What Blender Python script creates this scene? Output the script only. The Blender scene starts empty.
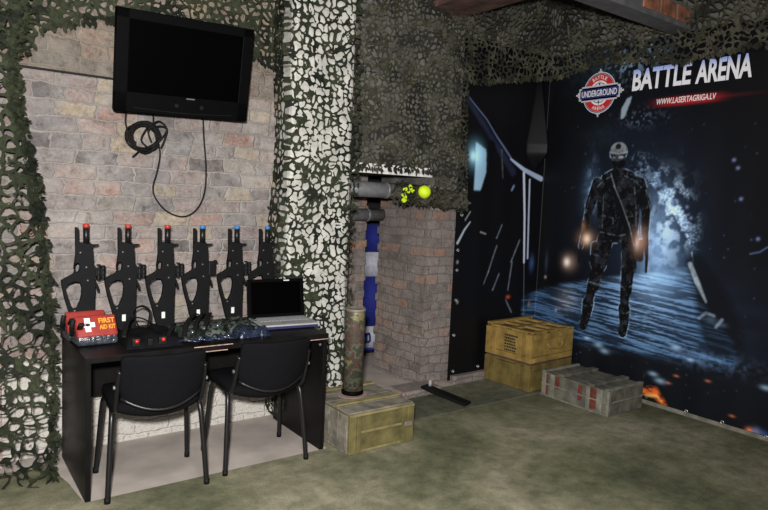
import bpy, bmesh, math, random
import numpy as np
from mathutils import Vector, Matrix
random.seed(7)
rng = np.random.default_rng(7)
COL = bpy.context.scene.collection
PI = math.pi

# ------------------------------------------------------------------ camera model
F, PITCH, ROLL, YAW, CAMH = 631.2778, .0861, .0437, .6314, 1.5794
cy_, sy_ = math.cos(YAW), math.sin(YAW)
FW0 = np.array([sy_, cy_, 0.]); RT0 = np.array([cy_, -sy_, 0.]); UP0 = np.array([0, 0, 1.])
FW = FW0*math.cos(PITCH) - UP0*math.sin(PITCH)
UP2 = UP0*math.cos(PITCH) + FW0*math.sin(PITCH)
RT = RT0*math.cos(ROLL) + UP2*math.sin(ROLL)
UP = UP2*math.cos(ROLL) - RT0*math.sin(ROLL)
CAM = np.array([0, 0, CAMH])
def at(px, py, ax, c):
    """survey helper: the point on plane ax=c that was measured at (px,py) of the photograph"""
    d = RT*((px-384)/F) + UP*((255-py)/F) + FW
    i = 'xyz'.index(ax); t = (c-CAM[i])/d[i]
    return CAM + d*t

cam = bpy.data.cameras.new('camera'); co = bpy.data.objects.new('camera', cam); COL.objects.link(co)
cam.sensor_width = 36; cam.lens = 36*F/768; cam.clip_start = .05
m = Matrix.Identity(4)
for r in range(3):
    m[r][0] = RT[r]; m[r][1] = UP[r]; m[r][2] = -FW[r]; m[r][3] = CAM[r]
co.matrix_world = m
bpy.context.scene.camera = co

# ------------------------------------------------------------------ materials
def N(nt, t, **kw):
    n = nt.nodes.new(t)
    for k, v in kw.items():
        if k in ('operation', 'blend_type', 'data_type', 'attribute_name', 'feature', 'noise_dimensions', 'distance'): setattr(n, k, v)
        else: n.inputs[k].default_value = v
    return n
def ramp(nt, stops, interp='LINEAR'):
    n = nt.nodes.new('ShaderNodeValToRGB'); cr = n.color_ramp; cr.interpolation = interp
    while len(cr.elements) > 1: cr.elements.remove(cr.elements[-1])
    cr.elements[0].position = stops[0][0]; cr.elements[0].color = (*stops[0][1], 1)
    for p, c in stops[1:]:
        e = cr.elements.new(p); e.color = (*c, 1)
    return n
def base_mat(name, rough=.6, metal=0., spec=.4):
    mt = bpy.data.materials.new(name); mt.use_nodes = True; nt = mt.node_tree
    b = nt.nodes['Principled BSDF']; b.inputs['Roughness'].default_value = rough
    b.inputs['Metallic'].default_value = metal; b.inputs['Specular IOR Level'].default_value = spec
    return mt, nt, b
def mixc(nt, fac, a, b, bt='MIX'):
    n = nt.nodes.new('ShaderNodeMix'); n.data_type = 'RGBA'; n.blend_type = bt
    for s, v in ((0, fac), (6, a), (7, b)):
        if hasattr(v, 'is_linked'): nt.links.new(v, n.inputs[s])
        elif isinstance(v, tuple): n.inputs[s].default_value = (*v, 1)
        else: n.inputs[s].default_value = v
    return n.outputs[2]
def bump(nt, b, src, dist, strength=1.):
    n = nt.nodes.new('ShaderNodeBump'); n.inputs['Distance'].default_value = dist; n.inputs['Strength'].default_value = strength
    nt.links.new(src, n.inputs['Height']); nt.links.new(n.outputs[0], b.inputs['Normal'])
def plain(name, c, rough=.5, metal=0., spec=.4, var=.15, scale=30., bmp=0.):
    mt, nt, b = base_mat(name, rough, metal, spec)
    tc = N(nt, 'ShaderNodeTexCoord'); nz = N(nt, 'ShaderNodeTexNoise', Scale=scale, Detail=4.)
    nt.links.new(tc.outputs['Object'], nz.inputs['Vector'])
    lo = tuple(x*(1-var) for x in c); hi = tuple(min(1, x*(1+var)) for x in c)
    r = ramp(nt, [(.3, lo), (.7, hi)]); nt.links.new(nz.outputs[0], r.inputs[0]); nt.links.new(r.outputs[0], b.inputs['Base Color'])
    if bmp: bump(nt, b, nz.outputs[0], bmp)
    return mt
def camo_mat(name, cols, scale, rough=.85, spec=.1, sheen=0):
    mt, nt, b = base_mat(name, rough, 0, spec)
    tc = N(nt, 'ShaderNodeTexCoord'); nz = N(nt, 'ShaderNodeTexNoise', Scale=scale, Detail=3.)
    nt.links.new(tc.outputs['Object'], nz.inputs['Vector'])
    k = len(cols); st = [(0.0, cols[0])]
    for i in range(1, k): st.append((.34+.32*i/k, cols[i]))
    r = ramp(nt, st, 'CONSTANT'); nt.links.new(nz.outputs[0], r.inputs[0])
    n2 = N(nt, 'ShaderNodeTexNoise', Scale=60., Detail=3.); nt.links.new(tc.outputs['Object'], n2.inputs['Vector'])
    v = ramp(nt, [(.3, (.65, .65, .65)), (.7, (1.2, 1.2, 1.2))]); nt.links.new(n2.outputs[0], v.inputs[0])
    nt.links.new(mixc(nt, 1., r.outputs[0], v.outputs[0], 'MULTIPLY'), b.inputs['Base Color'])
    return mt
def wall_vec(nt):
    g = N(nt, 'ShaderNodeNewGeometry'); s = N(nt, 'ShaderNodeSeparateXYZ'); nt.links.new(g.outputs['Position'], s.inputs[0])
    a = N(nt, 'ShaderNodeMath', operation='ADD'); nt.links.new(s.outputs[0], a.inputs[0]); nt.links.new(s.outputs[1], a.inputs[1])
    c = N(nt, 'ShaderNodeCombineXYZ'); nt.links.new(a.outputs[0], c.inputs[0]); nt.links.new(s.outputs[2], c.inputs[1])
    nz = N(nt, 'ShaderNodeTexNoise', Scale=3.5, Detail=3.); nt.links.new(g.outputs['Position'], nz.inputs['Vector'])
    sub = N(nt, 'ShaderNodeVectorMath', operation='MULTIPLY_ADD'); nt.links.new(nz.outputs['Color'], sub.inputs[0])
    sub.inputs[1].default_value = (.12, .07, 0); nt.links.new(c.outputs[0], sub.inputs[2])
    nz2 = N(nt, 'ShaderNodeTexNoise', Scale=28., Detail=3.); nt.links.new(g.outputs['Position'], nz2.inputs['Vector'])
    s2 = N(nt, 'ShaderNodeVectorMath', operation='MULTIPLY_ADD'); nt.links.new(nz2.outputs['Color'], s2.inputs[0])
    s2.inputs[1].default_value = (.036, .026, 0); nt.links.new(sub.outputs[0], s2.inputs[2])
    return g, s, s2.outputs[0]
def brick_mat(name, stops, mortar, bw=.225, bh=.088, ms=.009, smear=.55, smear_col=(.36, .33, .31), white_below=None, dark_above=None, rough_mul=1.):
    mt, nt, b = base_mat(name, .9, 0, .15)
    g, s, vec = wall_vec(nt)
    br = N(nt, 'ShaderNodeTexBrick', Scale=1.); br.inputs['Color1'].default_value = (0, 0, 0, 1); br.inputs['Color2'].default_value = (1, 1, 1, 1)
    br.inputs['Mortar'].default_value = (.5, .5, .5, 1); br.inputs['Mortar Size'].default_value = ms; br.inputs['Mortar Smooth'].default_value = .9
    br.inputs['Brick Width'].default_value = bw; br.inputs['Row Height'].default_value = bh; br.offset = .5; br.squash = .72; br.squash_frequency = 3
    nt.links.new(vec, br.inputs['Vector'])
    r = ramp(nt, stops); nt.links.new(br.outputs['Color'], r.inputs[0])
    nf = N(nt, 'ShaderNodeTexNoise', Scale=45., Detail=6., Roughness=.65); nt.links.new(g.outputs['Position'], nf.inputs['Vector'])
    v = ramp(nt, [(.25, (.55, .55, .55)), (.75, (1.35, 1.35, 1.35))]); nt.links.new(nf.outputs[0], v.inputs[0])
    c = mixc(nt, 1., r.outputs[0], v.outputs[0], 'MULTIPLY')
    # old whitewash / lime smeared over the bricks
    ns = N(nt, 'ShaderNodeTexNoise', Scale=4.5, Detail=8., Roughness=.75); nt.links.new(g.outputs['Position'], ns.inputs['Vector'])
    sm = ramp(nt, [(.40, (.12,)*3), (.60, (smear,)*3)]); nt.links.new(ns.outputs[0], sm.inputs[0])
    sc2 = N(nt, 'ShaderNodeTexNoise', Scale=1.6, Detail=5., Roughness=.6); nt.links.new(g.outputs['Position'], sc2.inputs['Vector'])
    scr = ramp(nt, [(.36, tuple(x*y for x, y in zip(smear_col, (.62, .64, .68)))), (.5, smear_col), (.64, tuple(min(1, x*y) for x, y in zip(smear_col, (1.25, 1.2, 1.15))))]); nt.links.new(sc2.outputs[0], scr.inputs[0])
    c = mixc(nt, sm.outputs[0], c, scr.outputs[0])
    ngr = N(nt, 'ShaderNodeTexNoise', Scale=16., Detail=8., Roughness=.8); nt.links.new(g.outputs['Position'], ngr.inputs['Vector'])
    gr = ramp(nt, [(.32, (.42, .40, .39)), (.46, (.95, .95, .95)), (.56, (1.05, 1.05, 1.05)), (.70, (1.45, 1.45, 1.44))]); nt.links.new(ngr.outputs[0], gr.inputs[0])
    c = mixc(nt, 1., c, gr.outputs[0], 'MULTIPLY')
    nm = N(nt, 'ShaderNodeTexNoise', Scale=2.2, Detail=4.); nt.links.new(g.outputs['Position'], nm.inputs['Vector'])
    mr = ramp(nt, [(.38, tuple(x*.72 for x in mortar)), (.62, mortar)]); nt.links.new(nm.outputs[0], mr.inputs[0])
    c = mixc(nt, br.outputs['Fac'], c, mr.outputs[0])
    hgt = N(nt, 'ShaderNodeMath', operation='MULTIPLY_ADD'); nt.links.new(nf.outputs[0], hgt.inputs[0]); hgt.inputs[1].default_value = .5
    inv = N(nt, 'ShaderNodeMath', operation='SUBTRACT'); inv.inputs[0].default_value = 1; nt.links.new(br.outputs['Fac'], inv.inputs[1])
    nt.links.new(inv.outputs[0], hgt.inputs[2])
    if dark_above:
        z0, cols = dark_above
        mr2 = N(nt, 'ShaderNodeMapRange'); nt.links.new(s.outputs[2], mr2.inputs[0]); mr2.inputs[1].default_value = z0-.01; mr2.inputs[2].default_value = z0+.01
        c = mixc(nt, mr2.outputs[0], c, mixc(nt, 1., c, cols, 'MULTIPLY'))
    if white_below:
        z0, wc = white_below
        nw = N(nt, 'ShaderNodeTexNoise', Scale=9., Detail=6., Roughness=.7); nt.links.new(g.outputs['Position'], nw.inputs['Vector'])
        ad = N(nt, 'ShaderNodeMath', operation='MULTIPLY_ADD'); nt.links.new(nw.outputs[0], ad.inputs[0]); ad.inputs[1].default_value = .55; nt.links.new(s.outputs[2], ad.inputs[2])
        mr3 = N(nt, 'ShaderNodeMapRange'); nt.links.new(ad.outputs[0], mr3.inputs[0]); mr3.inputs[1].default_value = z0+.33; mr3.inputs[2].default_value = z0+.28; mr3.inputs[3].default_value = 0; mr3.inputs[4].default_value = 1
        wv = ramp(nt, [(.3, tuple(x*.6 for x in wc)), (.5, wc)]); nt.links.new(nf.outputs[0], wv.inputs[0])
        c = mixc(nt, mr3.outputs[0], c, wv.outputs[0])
    nt.links.new(c, b.inputs['Base Color'])
    hg2 = N(nt, 'ShaderNodeMath', operation='MULTIPLY_ADD'); nt.links.new(ngr.outputs[0], hg2.inputs[0]); hg2.inputs[1].default_value = 1.3*rough_mul; nt.links.new(hgt.outputs[0], hg2.inputs[2])
    bump(nt, b, hg2.outputs[0], .009*rough_mul, .7)
    return mt
M = {}
M['brick'] = brick_mat('old_brick', [(0, (.10, .085, .082)), (.16, (.20, .17, .165)), (.32, (.30, .225, .20)), (.46, (.235, .215, .21)), (.60, (.36, .29, .20)), (.72, (.17, .16, .162)), (.86, (.34, .205, .165)), (1, (.27, .25, .235))],
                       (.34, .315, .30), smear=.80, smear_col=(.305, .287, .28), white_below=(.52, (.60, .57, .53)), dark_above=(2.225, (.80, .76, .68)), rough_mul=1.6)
M['brick_dark'] = brick_mat('grey_brick', [(0, (.13, .115, .108)), (.25, (.19, .16, .15)), (.5, (.23, .195, .18)), (.80, (.26, .205, .185)), (.93, (.33, .185, .13)), (1, (.17, .15, .145))],
                       (.20, .18, .17), bw=.20, bh=.078, ms=.006, smear=.75, smear_col=(.24, .215, .205))
M['brick_pink'] = brick_mat('pink_brick', [(0, (.34, .27, .25)), (.5, (.48, .33, .29)), (1, (.42, .34, .32))], (.50, .45, .42), bw=.20, bh=.078, smear=.5, smear_col=(.36, .33, .32))
M['white_plaster'] = plain('white_painted_plaster', (.47, .465, .43), .85, var=.22, scale=9, bmp=.01)
M['darkened_wall_grey'] = plain('darkened_wall_grey', (.10, .098, .088), .9, var=.5, scale=7, bmp=.02)  # dark grey puts the shade behind the nets into the wall colour
M['ledge_white'] = plain('chalky_white_ledge', (.75, .75, .74), .85, var=.2, scale=30, bmp=.01)
M['concrete'] = plain('pale_screed', (.40, .355, .325), .85, var=.16, scale=5, bmp=.004)
M['ceiling'] = plain('dark_ceiling_boards', (.06, .05, .045), .9, var=.3, scale=8)
M['beam'] = plain('old_red_brown_beam', (.10, .055, .045), .8, var=.5, scale=9, bmp=.01)
M['beam_grey'] = plain('grey_steel_flange', (.11, .11, .115), .6, var=.25, scale=14)
M['black_plastic'] = plain('black_plastic', (.006, .006, .0065), .5, spec=.15, var=.2)
M['black_gloss'] = plain('black_gloss_plastic', (.002, .002, .0024), .55, spec=.03, var=.1)
M['screen'] = plain('dark_screen', (.0006, .0006, .0007), .5, spec=.01, var=.05)
M['rubber'] = plain('black_rubber', (.006, .006, .006), .6, spec=.15, var=.2)
M['desk'] = plain('black_laminate', (.006, .0055, .0055), .42, spec=.12, var=.25, scale=12)
M['desk_edge'] = plain('worn_pinkish_edge', (.42, .27, .22), .7, var=.4, scale=25)
M['fabric'] = plain('black_chair_fabric', (.006, .006, .0072), .9, spec=.04, var=.25, scale=200, bmp=.001)
M['steel_black'] = plain('black_painted_tube', (.008, .008, .009), .35, spec=.4, var=.15)
M['gun'] = plain('matt_black_polymer', (.0062, .0062, .0072), .6, spec=.10, var=.15, scale=40)
M['gun_barrel'] = plain('black_barrel_metal', (.006, .006, .0065), .4, spec=.4, var=.1)
M['red_tip'] = plain('red_muzzle_plastic', (.40, .035, .022), .4, var=.1)
M['blue_tip'] = plain('blue_muzzle_plastic', (.045, .16, .40), .4, var=.1)
M['sticker'] = plain('pale_sticker', (.62, .66, .62), .6, var=.1)
M['bolt'] = plain('grey_screw', (.16, .16, .165), .4, metal=.3, var=.1)
M['silver'] = plain('silver_laptop_plastic', (.32, .33, .34), .4, spec=.5, var=.08)
M['keys'] = plain('light_grey_keys', (.24, .25, .26), .5, var=.15)
M['red_bag'] = plain('red_nylon', (.26, .025, .02), .6, var=.18, scale=25, bmp=.003)
M['white_print'] = plain('white_print', (.76, .75, .75), .6, var=.05)
M['yellow_print'] = plain('yellow_print', (.62, .30, .02), .6, var=.05)
M['clear_bag'] = plain('dark_plastic_wrap', (.035, .04, .05), .22, spec=.7, var=.5, scale=30, bmp=.015)
M['blue_wrap'] = plain('blue_black_shiny_plastic', (.012, .018, .036), .22, spec=.6, var=.6, scale=25, bmp=.015)
M['camo_cloth'] = camo_mat('green_camo_cloth', [(.010, .013, .011), (.026, .036, .028), (.08, .095, .08), (.014, .020, .024)], 14.)
M['led'] = plain('red_sensor_lens', (.38, .018, .012), .3, spec=.6, var=.1)
M['dome'] = plain('clear_sensor_dome', (.05, .06, .08), .12, spec=.8, var=.3)
M['crate_green'] = plain('olive_painted_wood', (.112, .096, .036), .75, var=.45, scale=11, bmp=.008)
M['crate_green_pale'] = plain('worn_yellow_olive_wood', (.19, .162, .072), .75, var=.3, scale=13, bmp=.008)
M['wood_grey'] = plain('weathered_grey_wood', (.17, .155, .125), .8, var=.45, scale=12, bmp=.008)
M['crate_yellow'] = plain('ochre_painted_wood', (.26, .17, .045), .65, var=.35, scale=10, bmp=.008)
M['crate_olive'] = plain('dark_olive_brown_wood', (.135, .10, .028), .65, var=.35, scale=10, bmp=.008)
M['stencil'] = plain('black_stencil_paint', (.02, .018, .012), .8, var=.2)
M['slot'] = plain('dark_maroon_board', (.07, .04, .035), .8, var=.3)
M['crate_grey'] = plain('grey_green_painted_wood', (.105, .102, .08), .75, var=.45, scale=12, bmp=.008)
M['crate_grey_pale'] = plain('pale_worn_batten', (.17, .165, .135), .75, var=.35, scale=14, bmp=.008)
M['red_paint'] = plain('brick_red_paint', (.12, .03, .02), .7, var=.3, scale=20)
M['pipe'] = plain('grey_painted_pipe', (.13, .13, .14), .45, spec=.5, var=.2)
M['flag_blue'] = plain('royal_blue_cloth', (.012, .018, .19), .8, var=.15)
M['flag_white'] = plain('greyish_white_cloth', (.42, .43, .50), .8, var=.15)
M['neon'] = plain('neon_yellow_plastic', (.62, .85, .02), .5, var=.15, scale=20)
M['peg'] = plain('grey_peg', (.35, .35, .37), .4, var=.1)
M['pink_disc'] = plain('pinkish_round_mat', (.27, .19, .165), .9, var=.2)
M['tube_camo'] = camo_mat('camo_painted_tube', [(.05, .052, .036), (.10, .105, .075), (.085, .05, .042), (.06, .06, .045), (.17, .15, .075)], 9., rough=.45, spec=.4)
M['black_gap'] = plain('gap_black', (.01, .01, .01), .9, var=.1)  # near-black: unlit depth of the alcove put into colour; also the ledge line
M['net'] = camo_mat('camouflage_net_cloth', [(.013, .016, .011), (.025, .030, .018), (.035, .041, .024), (.018, .021, .015)], 2.6)
M['net_dark'] = camo_mat('camouflage_net_cloth_dark', [(.024, .024, .019), (.044, .045, .030), (.070, .068, .050), (.033, .033, .026)], 3.)
M['eyelet'] = plain('silver_eyelet', (.6, .6, .6), .3, metal=.8, var=.05)

def carpet_mat(name, cols, sc):
    mt, nt, b = base_mat(name, .95, 0, .08)
    g = N(nt, 'ShaderNodeNewGeometry')
    n1 = N(nt, 'ShaderNodeTexNoise', Scale=sc, Detail=6., Roughness=.62, Distortion=.4); nt.links.new(g.outputs['Position'], n1.inputs['Vector'])
    r = ramp(nt, [(.33, cols[0]), (.46, cols[1]), (.56, cols[2]), (.67, cols[3])]); nt.links.new(n1.outputs[0], r.inputs[0])
    n2 = N(nt, 'ShaderNodeTexNoise', Scale=170., Detail=2.); nt.links.new(g.outputs['Position'], n2.inputs['Vector'])
    v = ramp(nt, [(.3, (.7,)*3), (.7, (1.25,)*3)]); nt.links.new(n2.outputs[0], v.inputs[0])
    n3 = N(nt, 'ShaderNodeTexNoise', Scale=9., Detail=5., Roughness=.7); nt.links.new(g.outputs['Position'], n3.inputs['Vector'])
    v3 = ramp(nt, [(.35, (.72,)*3), (.65, (1.2,)*3)]); nt.links.new(n3.outputs[0], v3.inputs[0])
    c = mixc(nt, 1., mixc(nt, 1., r.outputs[0], v.outputs[0], 'MULTIPLY'), v3.outputs[0], 'MULTIPLY')
    nt.links.new(c, b.inputs['Base Color']); bump(nt, b, n2.outputs[0], .004)
    return mt
M['carpet'] = carpet_mat('worn_green_carpet', [(.085, .092, .058), (.145, .148, .092), (.225, .215, .145), (.34, .31, .23)], .85)
M['carpet2'] = carpet_mat('grey_green_carpet', [(.07, .074, .054), (.105, .108, .078), (.14, .14, .10), (.18, .175, .13)], 1.4)

# ------------------------------------------------------------------ mesh helpers
def link_mesh(name, bm, mat, parent=None, smooth=False, loc=None):
    me = bpy.data.meshes.new(name); bm.to_mesh(me); bm.free()
    if mat: me.materials.append(M[mat] if isinstance(mat, str) else mat)
    if smooth:
        for p in me.polygons: p.use_smooth = True
    o = bpy.data.objects.new(name, me); COL.objects.link(o)
    if parent: o.parent = parent
    if loc is not None: o.location = loc
    return o
def thing(name, label, cat, loc=(0, 0, 0), rotz=0, group=None):
    o = bpy.data.objects.new(name, None); COL.objects.link(o); o.empty_display_size = .1
    o.location = loc; o.rotation_euler = (0, 0, rotz)
    return tag(o, label, cat, group)
def tag(o, label, cat, group=None):
    o['label'] = label; o['category'] = cat
    if group: o['group'] = group
    return o
def struct(name, bm, mat, **k):
    o = link_mesh(name, bm, mat, **k); o['kind'] = 'structure'; return o
def box(bm, c, s, rot=None, bev=0., seg=2):
    t = bmesh.new(); bmesh.ops.create_cube(t, size=1)
    bmesh.ops.scale(t, vec=s, verts=t.verts)
    if bev: bmesh.ops.bevel(t, geom=t.edges[:], offset=bev, segments=seg, affect='EDGES', profile=.5)
    if rot is not None: bmesh.ops.rotate(t, matrix=rot, verts=t.verts)
    bmesh.ops.translate(t, vec=c, verts=t.verts)
    me = bpy.data.meshes.new('t'); t.to_mesh(me); t.free(); bm.from_mesh(me); bpy.data.meshes.remove(me)
    return bm
def mm(a, b, bev=0., seg=2, bm=None):
    """box from min corner to max corner"""
    bm = bm or bmesh.new()
    return box(bm, [(x+y)/2 for x, y in zip(a, b)], [abs(y-x) for x, y in zip(a, b)], None, bev, seg)
def catmull(pts, n=8, closed=False):
    P = [Vector(p) for p in pts]; out = []
    k = len(P); rngk = range(k if closed else k-1)
    for i in rngk:
        if closed: p0, p1, p2, p3 = P[(i-1) % k], P[i], P[(i+1) % k], P[(i+2) % k]
        else: p0, p1, p2, p3 = P[max(i-1, 0)], P[i], P[i+1], P[min(i+2, k-1)]
        for j in range(n):
            t = j/n
            out.append(.5*((2*p1) + (p2-p0)*t + (2*p0-5*p1+4*p2-p3)*t*t + (3*p1-p0-3*p2+p3)*t**3))
    if not closed: out.append(P[-1])
    return out
def tube(bm, pts, r, seg=8, closed=False, flat=1.):
    P = [Vector(p) for p in pts]; k = len(P); rings = []
    up = None
    for i, p in enumerate(P):
        a = P[(i-1) % k] if (closed or i > 0) else p; b = P[(i+1) % k] if (closed or i < k-1) else p
        t = (b-a).normalized()
        if up is None:
            up = Vector((0, 0, 1)) if abs(t.z) < .9 else Vector((1, 0, 0))
        s = t.cross(up); s.normalize(); up = s.cross(t); up.normalize()
        rr = r[i] if isinstance(r, (list, tuple)) else r
        rings.append([bm.verts.new(p + s*rr*math.cos(2*PI*j/seg) + up*rr*flat*math.sin(2*PI*j/seg)) for j in range(seg)])
    for i in range(k if closed else k-1):
        A, B = rings[i], rings[(i+1) % k]
        for j in range(seg): bm.faces.new((A[j], A[(j+1) % seg], B[(j+1) % seg], B[j]))
    if not closed:
        bm.faces.new(rings[0][::-1]); bm.faces.new(rings[-1])
    return bm
def cyl(bm, a, b, r, seg=16, r2=None):
    return tube(bm, [a, b], [r, r if r2 is None else r2], seg)
def lathe(bm, prof, c=(0, 0, 0), seg=28):
    rings = []
    for r, z in prof:
        rings.append([bm.verts.new((c[0]+r*math.cos(2*PI*j/seg), c[1]+r*math.sin(2*PI*j/seg), c[2]+z)) for j in range(seg)])
    for A, B in zip(rings, rings[1:]):
        for j in range(seg): bm.faces.new((A[j], A[(j+1) % seg], B[(j+1) % seg], B[j]))
    bm.faces.new(rings[0][::-1]); bm.faces.new(rings[-1])
    return bm
def curve_prism(outer, holes, depth, bev=0.):
    """2-D outline with holes extruded +-depth/2; comes out in XZ with depth along Y"""
    cu = bpy.data.curves.new('c', 'CURVE'); cu.dimensions = '2D'; cu.fill_mode = 'BOTH'
    cu.extrude = max(depth/2-bev, 0); cu.bevel_depth = bev; cu.bevel_resolution = 1; cu.offset = -bev
    for pl in [outer]+list(holes):
        s = cu.splines.new('POLY'); s.points.add(len(pl)-1); s.use_cyclic_u = True
        for p, q in zip(s.points, pl): p.co = (q[0], q[1], 0, 1)
    o = bpy.data.objects.new('c', cu); COL.objects.link(o)
    dg = bpy.context.evaluated_depsgraph_get(); me = bpy.data.meshes.new_from_object(o.evaluated_get(dg))
    bpy.data.objects.remove(o); bpy.data.curves.remove(cu)
    bm = bmesh.new(); bm.from_mesh(me); bpy.data.meshes.remove(me)
    for v in bm.verts: x, y, z = v.co; v.co = (x, -z, y)
    bmesh.ops.remove_doubles(bm, verts=bm.verts, dist=1e-5)
    bmesh.ops.recalc_face_normals(bm, faces=bm.faces)
    return bm
def text_bm(s, size=1., bold=0., extrude=.001, shear=0., spacing=1.):
    cu = bpy.data.curves.new('t', 'FONT'); cu.body = s; cu.size = size; cu.offset = bold; cu.extrude = extrude; cu.shear = shear
    cu.space_character = spacing; cu.resolution_u = 3
    o = bpy.data.objects.new('t', cu); COL.objects.link(o)
    dg = bpy.context.evaluated_depsgraph_get(); me = bpy.data.meshes.new_from_object(o.evaluated_get(dg))
    bpy.data.objects.remove(o); bpy.data.curves.remove(cu)
    bm = bmesh.new(); bm.from_mesh(me); bpy.data.meshes.remove(me)
    return bm
def bounds(bm):
    a = np.array([v.co[:] for v in bm.verts]); return a.min(0), a.max(0)
def fit_text(s, w, h, bold=0., shear=0., extrude=.001):
    """text whose box is w x h, centred on the origin, in the XY plane"""
    bm = text_bm(s, 1., bold, .001, shear)
    lo, hi = bounds(bm)
    for v in bm.verts:
        v.co.x = ((v.co.x-lo[0])/(hi[0]-lo[0])-.5)*w; v.co.y = ((v.co.y-lo[1])/(hi[1]-lo[1])-.5)*h; v.co.z = v.co.z*extrude/.001
    return bm
def merge(bm, other, mat=None):
    me = bpy.data.meshes.new('t'); other.to_mesh(me); other.free()
    if mat is not None: me.transform(mat)
    bm.from_mesh(me); bpy.data.meshes.remove(me); return bm
def copy_tree(o, parent=None):
    c = o.copy(); COL.objects.link(c)
    if parent is not None: c.parent = parent
    for ch in list(o.children): copy_tree(ch, c)
    return c

# ------------------------------------------------------------------ noise on arrays
def vnoise(x, y, seed=0):
    xi = np.floor(x).astype(int); yi = np.floor(y).astype(int); fx = x-xi; fy = y-yi
    fx = fx*fx*(3-2*fx); fy = fy*fy*(3-2*fy)
    def h(a, b):
        v = (a*374761393 + b*668265263 + seed*144269) & 0x7fffffff
        v = ((v ^ (v >> 13))*1274126177) & 0x7fffffff
        return ((v ^ (v >> 16)) & 0xffff)/65535.
    return (h(xi, yi)*(1-fx)+h(xi+1, yi)*fx)*(1-fy) + (h(xi, yi+1)*(1-fx)+h(xi+1, yi+1)*fx)*fy
def fbm(x, y, seed=0, o=4):
    s = 0; a = .5; t = 0
    for i in range(o): s = s+a*vnoise(x*2**i, y*2**i, seed+i*17); t += a; a *= .5
    return s/t
def worley(x, y, seed=0):
    xi = np.floor(x).astype(int); yi = np.floor(y).astype(int)
    d1 = np.full(x.shape, 9.); d2 = np.full(x.shape, 9.)
    def h(a, b, k):
        v = (a*73856093 ^ b*19349663 ^ (seed+k)*83492791) & 0x7fffffff
        v = ((v ^ (v >> 13))*1274126177) & 0x7fffffff
        return ((v ^ (v >> 16)) & 0xffff)/65535.
    for dx in (-1, 0, 1):
        for dy in (-1, 0, 1):
            a = xi+dx; b = yi+dy
            d = np.hypot(a+.1+.8*h(a, b, 1)-x, b+.1+.8*h(a, b, 2)-y)
            n = np.minimum(d1, d); d2 = np.minimum(d2, np.maximum(d1, d)); d1 = n
    return d1, d2

# ------------------------------------------------------------------ camouflage nets (cut cloth with real holes)
def net_mesh(U, V, step, cell, thr, place, inside=None, seed=0, flaps=0, flap=.035, relief=.012, edge_fringe=None, thr_fn=None, curlw=.03, tv=.22):
    nu = int(round(U/step))+1; nv = int(round(V/step))+1
    u = np.linspace(0, U, nu); v = np.linspace(0, V, nv); uu, vv = np.meshgrid(u, v, indexing='ij')
    wu = uu + .022*(fbm(uu/.05, vv/.05, seed+3, 2)-.5)*2; wv = vv + .022*(fbm(uu/.05+50, vv/.05, seed+5, 2)-.5)*2
    d1, d2 = worley(wu/cell, wv/cell, seed)
    t = thr + tv*(fbm(uu/.11, vv/.11, seed+9, 3)-.5)
    if thr_fn is not None: t = t+thr_fn(uu, vv)
    Fd = t-(d2-d1)
    # tongues of cloth left inside the holes
    curl = np.abs(fbm(wu/.075+9, wv/.075, seed+21, 2)-.5)
    Fd = np.maximum(Fd, (curlw-curl)*2.5)
    if inside is not None: Fd = np.minimum(Fd, inside(uu, vv))
    bump_ = relief*(fbm(uu/.035, vv/.035, seed+30, 3)-.5)*2
    bm = bmesh.new(); cache = {}
    def vert(a, b, c_, d_):
        key = (a, b, c_, d_)
        if key in cache: return cache[key]
        if (a, b) == (c_, d_): pu, pv, pb = uu[a, b], vv[a, b], bump_[a, b]
        else:
            f0, f1 = Fd[a, b], Fd[c_, d_]; k = f0/(f0-f1)
            pu = uu[a, b]+(uu[c_, d_]-uu[a, b])*k; pv = vv[a, b]+(vv[c_, d_]-vv[a, b])*k; pb = bump_[a, b]+(bump_[c_, d_]-bump_[a, b])*k
        w = bm.verts.new(place(pu, pv, pb)); cache[key] = w; return w
    S = Fd > 0
    for i in range(nu-1):
        for j in range(nv-1):
            q = ((i, j), (i+1, j), (i+1, j+1), (i, j+1)); s = [S[c] for c in q]
            n = sum(s)
            if n == 0: continue
            poly = []
            for k in range(4):
                a, b = q[k], q[(k+1) % 4]
                if s[k]: poly.append(vert(*a, *a))
                if s[k] != s[(k+1) % 4]:
                    e = (a, b) if a < b else (b, a); poly.append(vert(*e[0], *e[1]))
            if n == 2 and s[0] == s[2]:
                poly = [p for p in poly]
            if len(poly) >= 3:
                try: bm.faces.new(poly)
                except ValueError: pass
    # loose leaf-shaped tongues standing out of the cloth
    R = random.Random(seed)
    def leaf(pu, pv, L, W, ang, lift):
        p = []
        for (a, b) in ((0, 0), (.35, .5), (.75, .42), (1, 0), (.75, -.42), (.35, -.5)):
            du = (a*math.cos(ang)*L - b*math.sin(ang)*W); dv = (a*math.sin(ang)*L + b*math.cos(ang)*W)
            p.append(bm.verts.new(place(pu+du, pv+dv, .004+lift*a*a)))
        bm.faces.new(p)
    cnt = 0
    while cnt < flaps:
        i = R.randrange(nu); j = R.randrange(nv); cnt += 1
        if not S[i, j]: continue
        leaf(u[i], v[j], flap*R.uniform(.7, 1.3), flap*.6, R.uniform(0, 2*PI), R.uniform(.01, .035))
    if edge_fringe:
        for (pu, pv, ang) in edge_fringe(R):
            leaf(pu, pv, flap*R.uniform(.8, 1.7), flap*.7, ang+R.uniform(-.8, .8), R.uniform(-.01, .03))
    return bm

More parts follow.
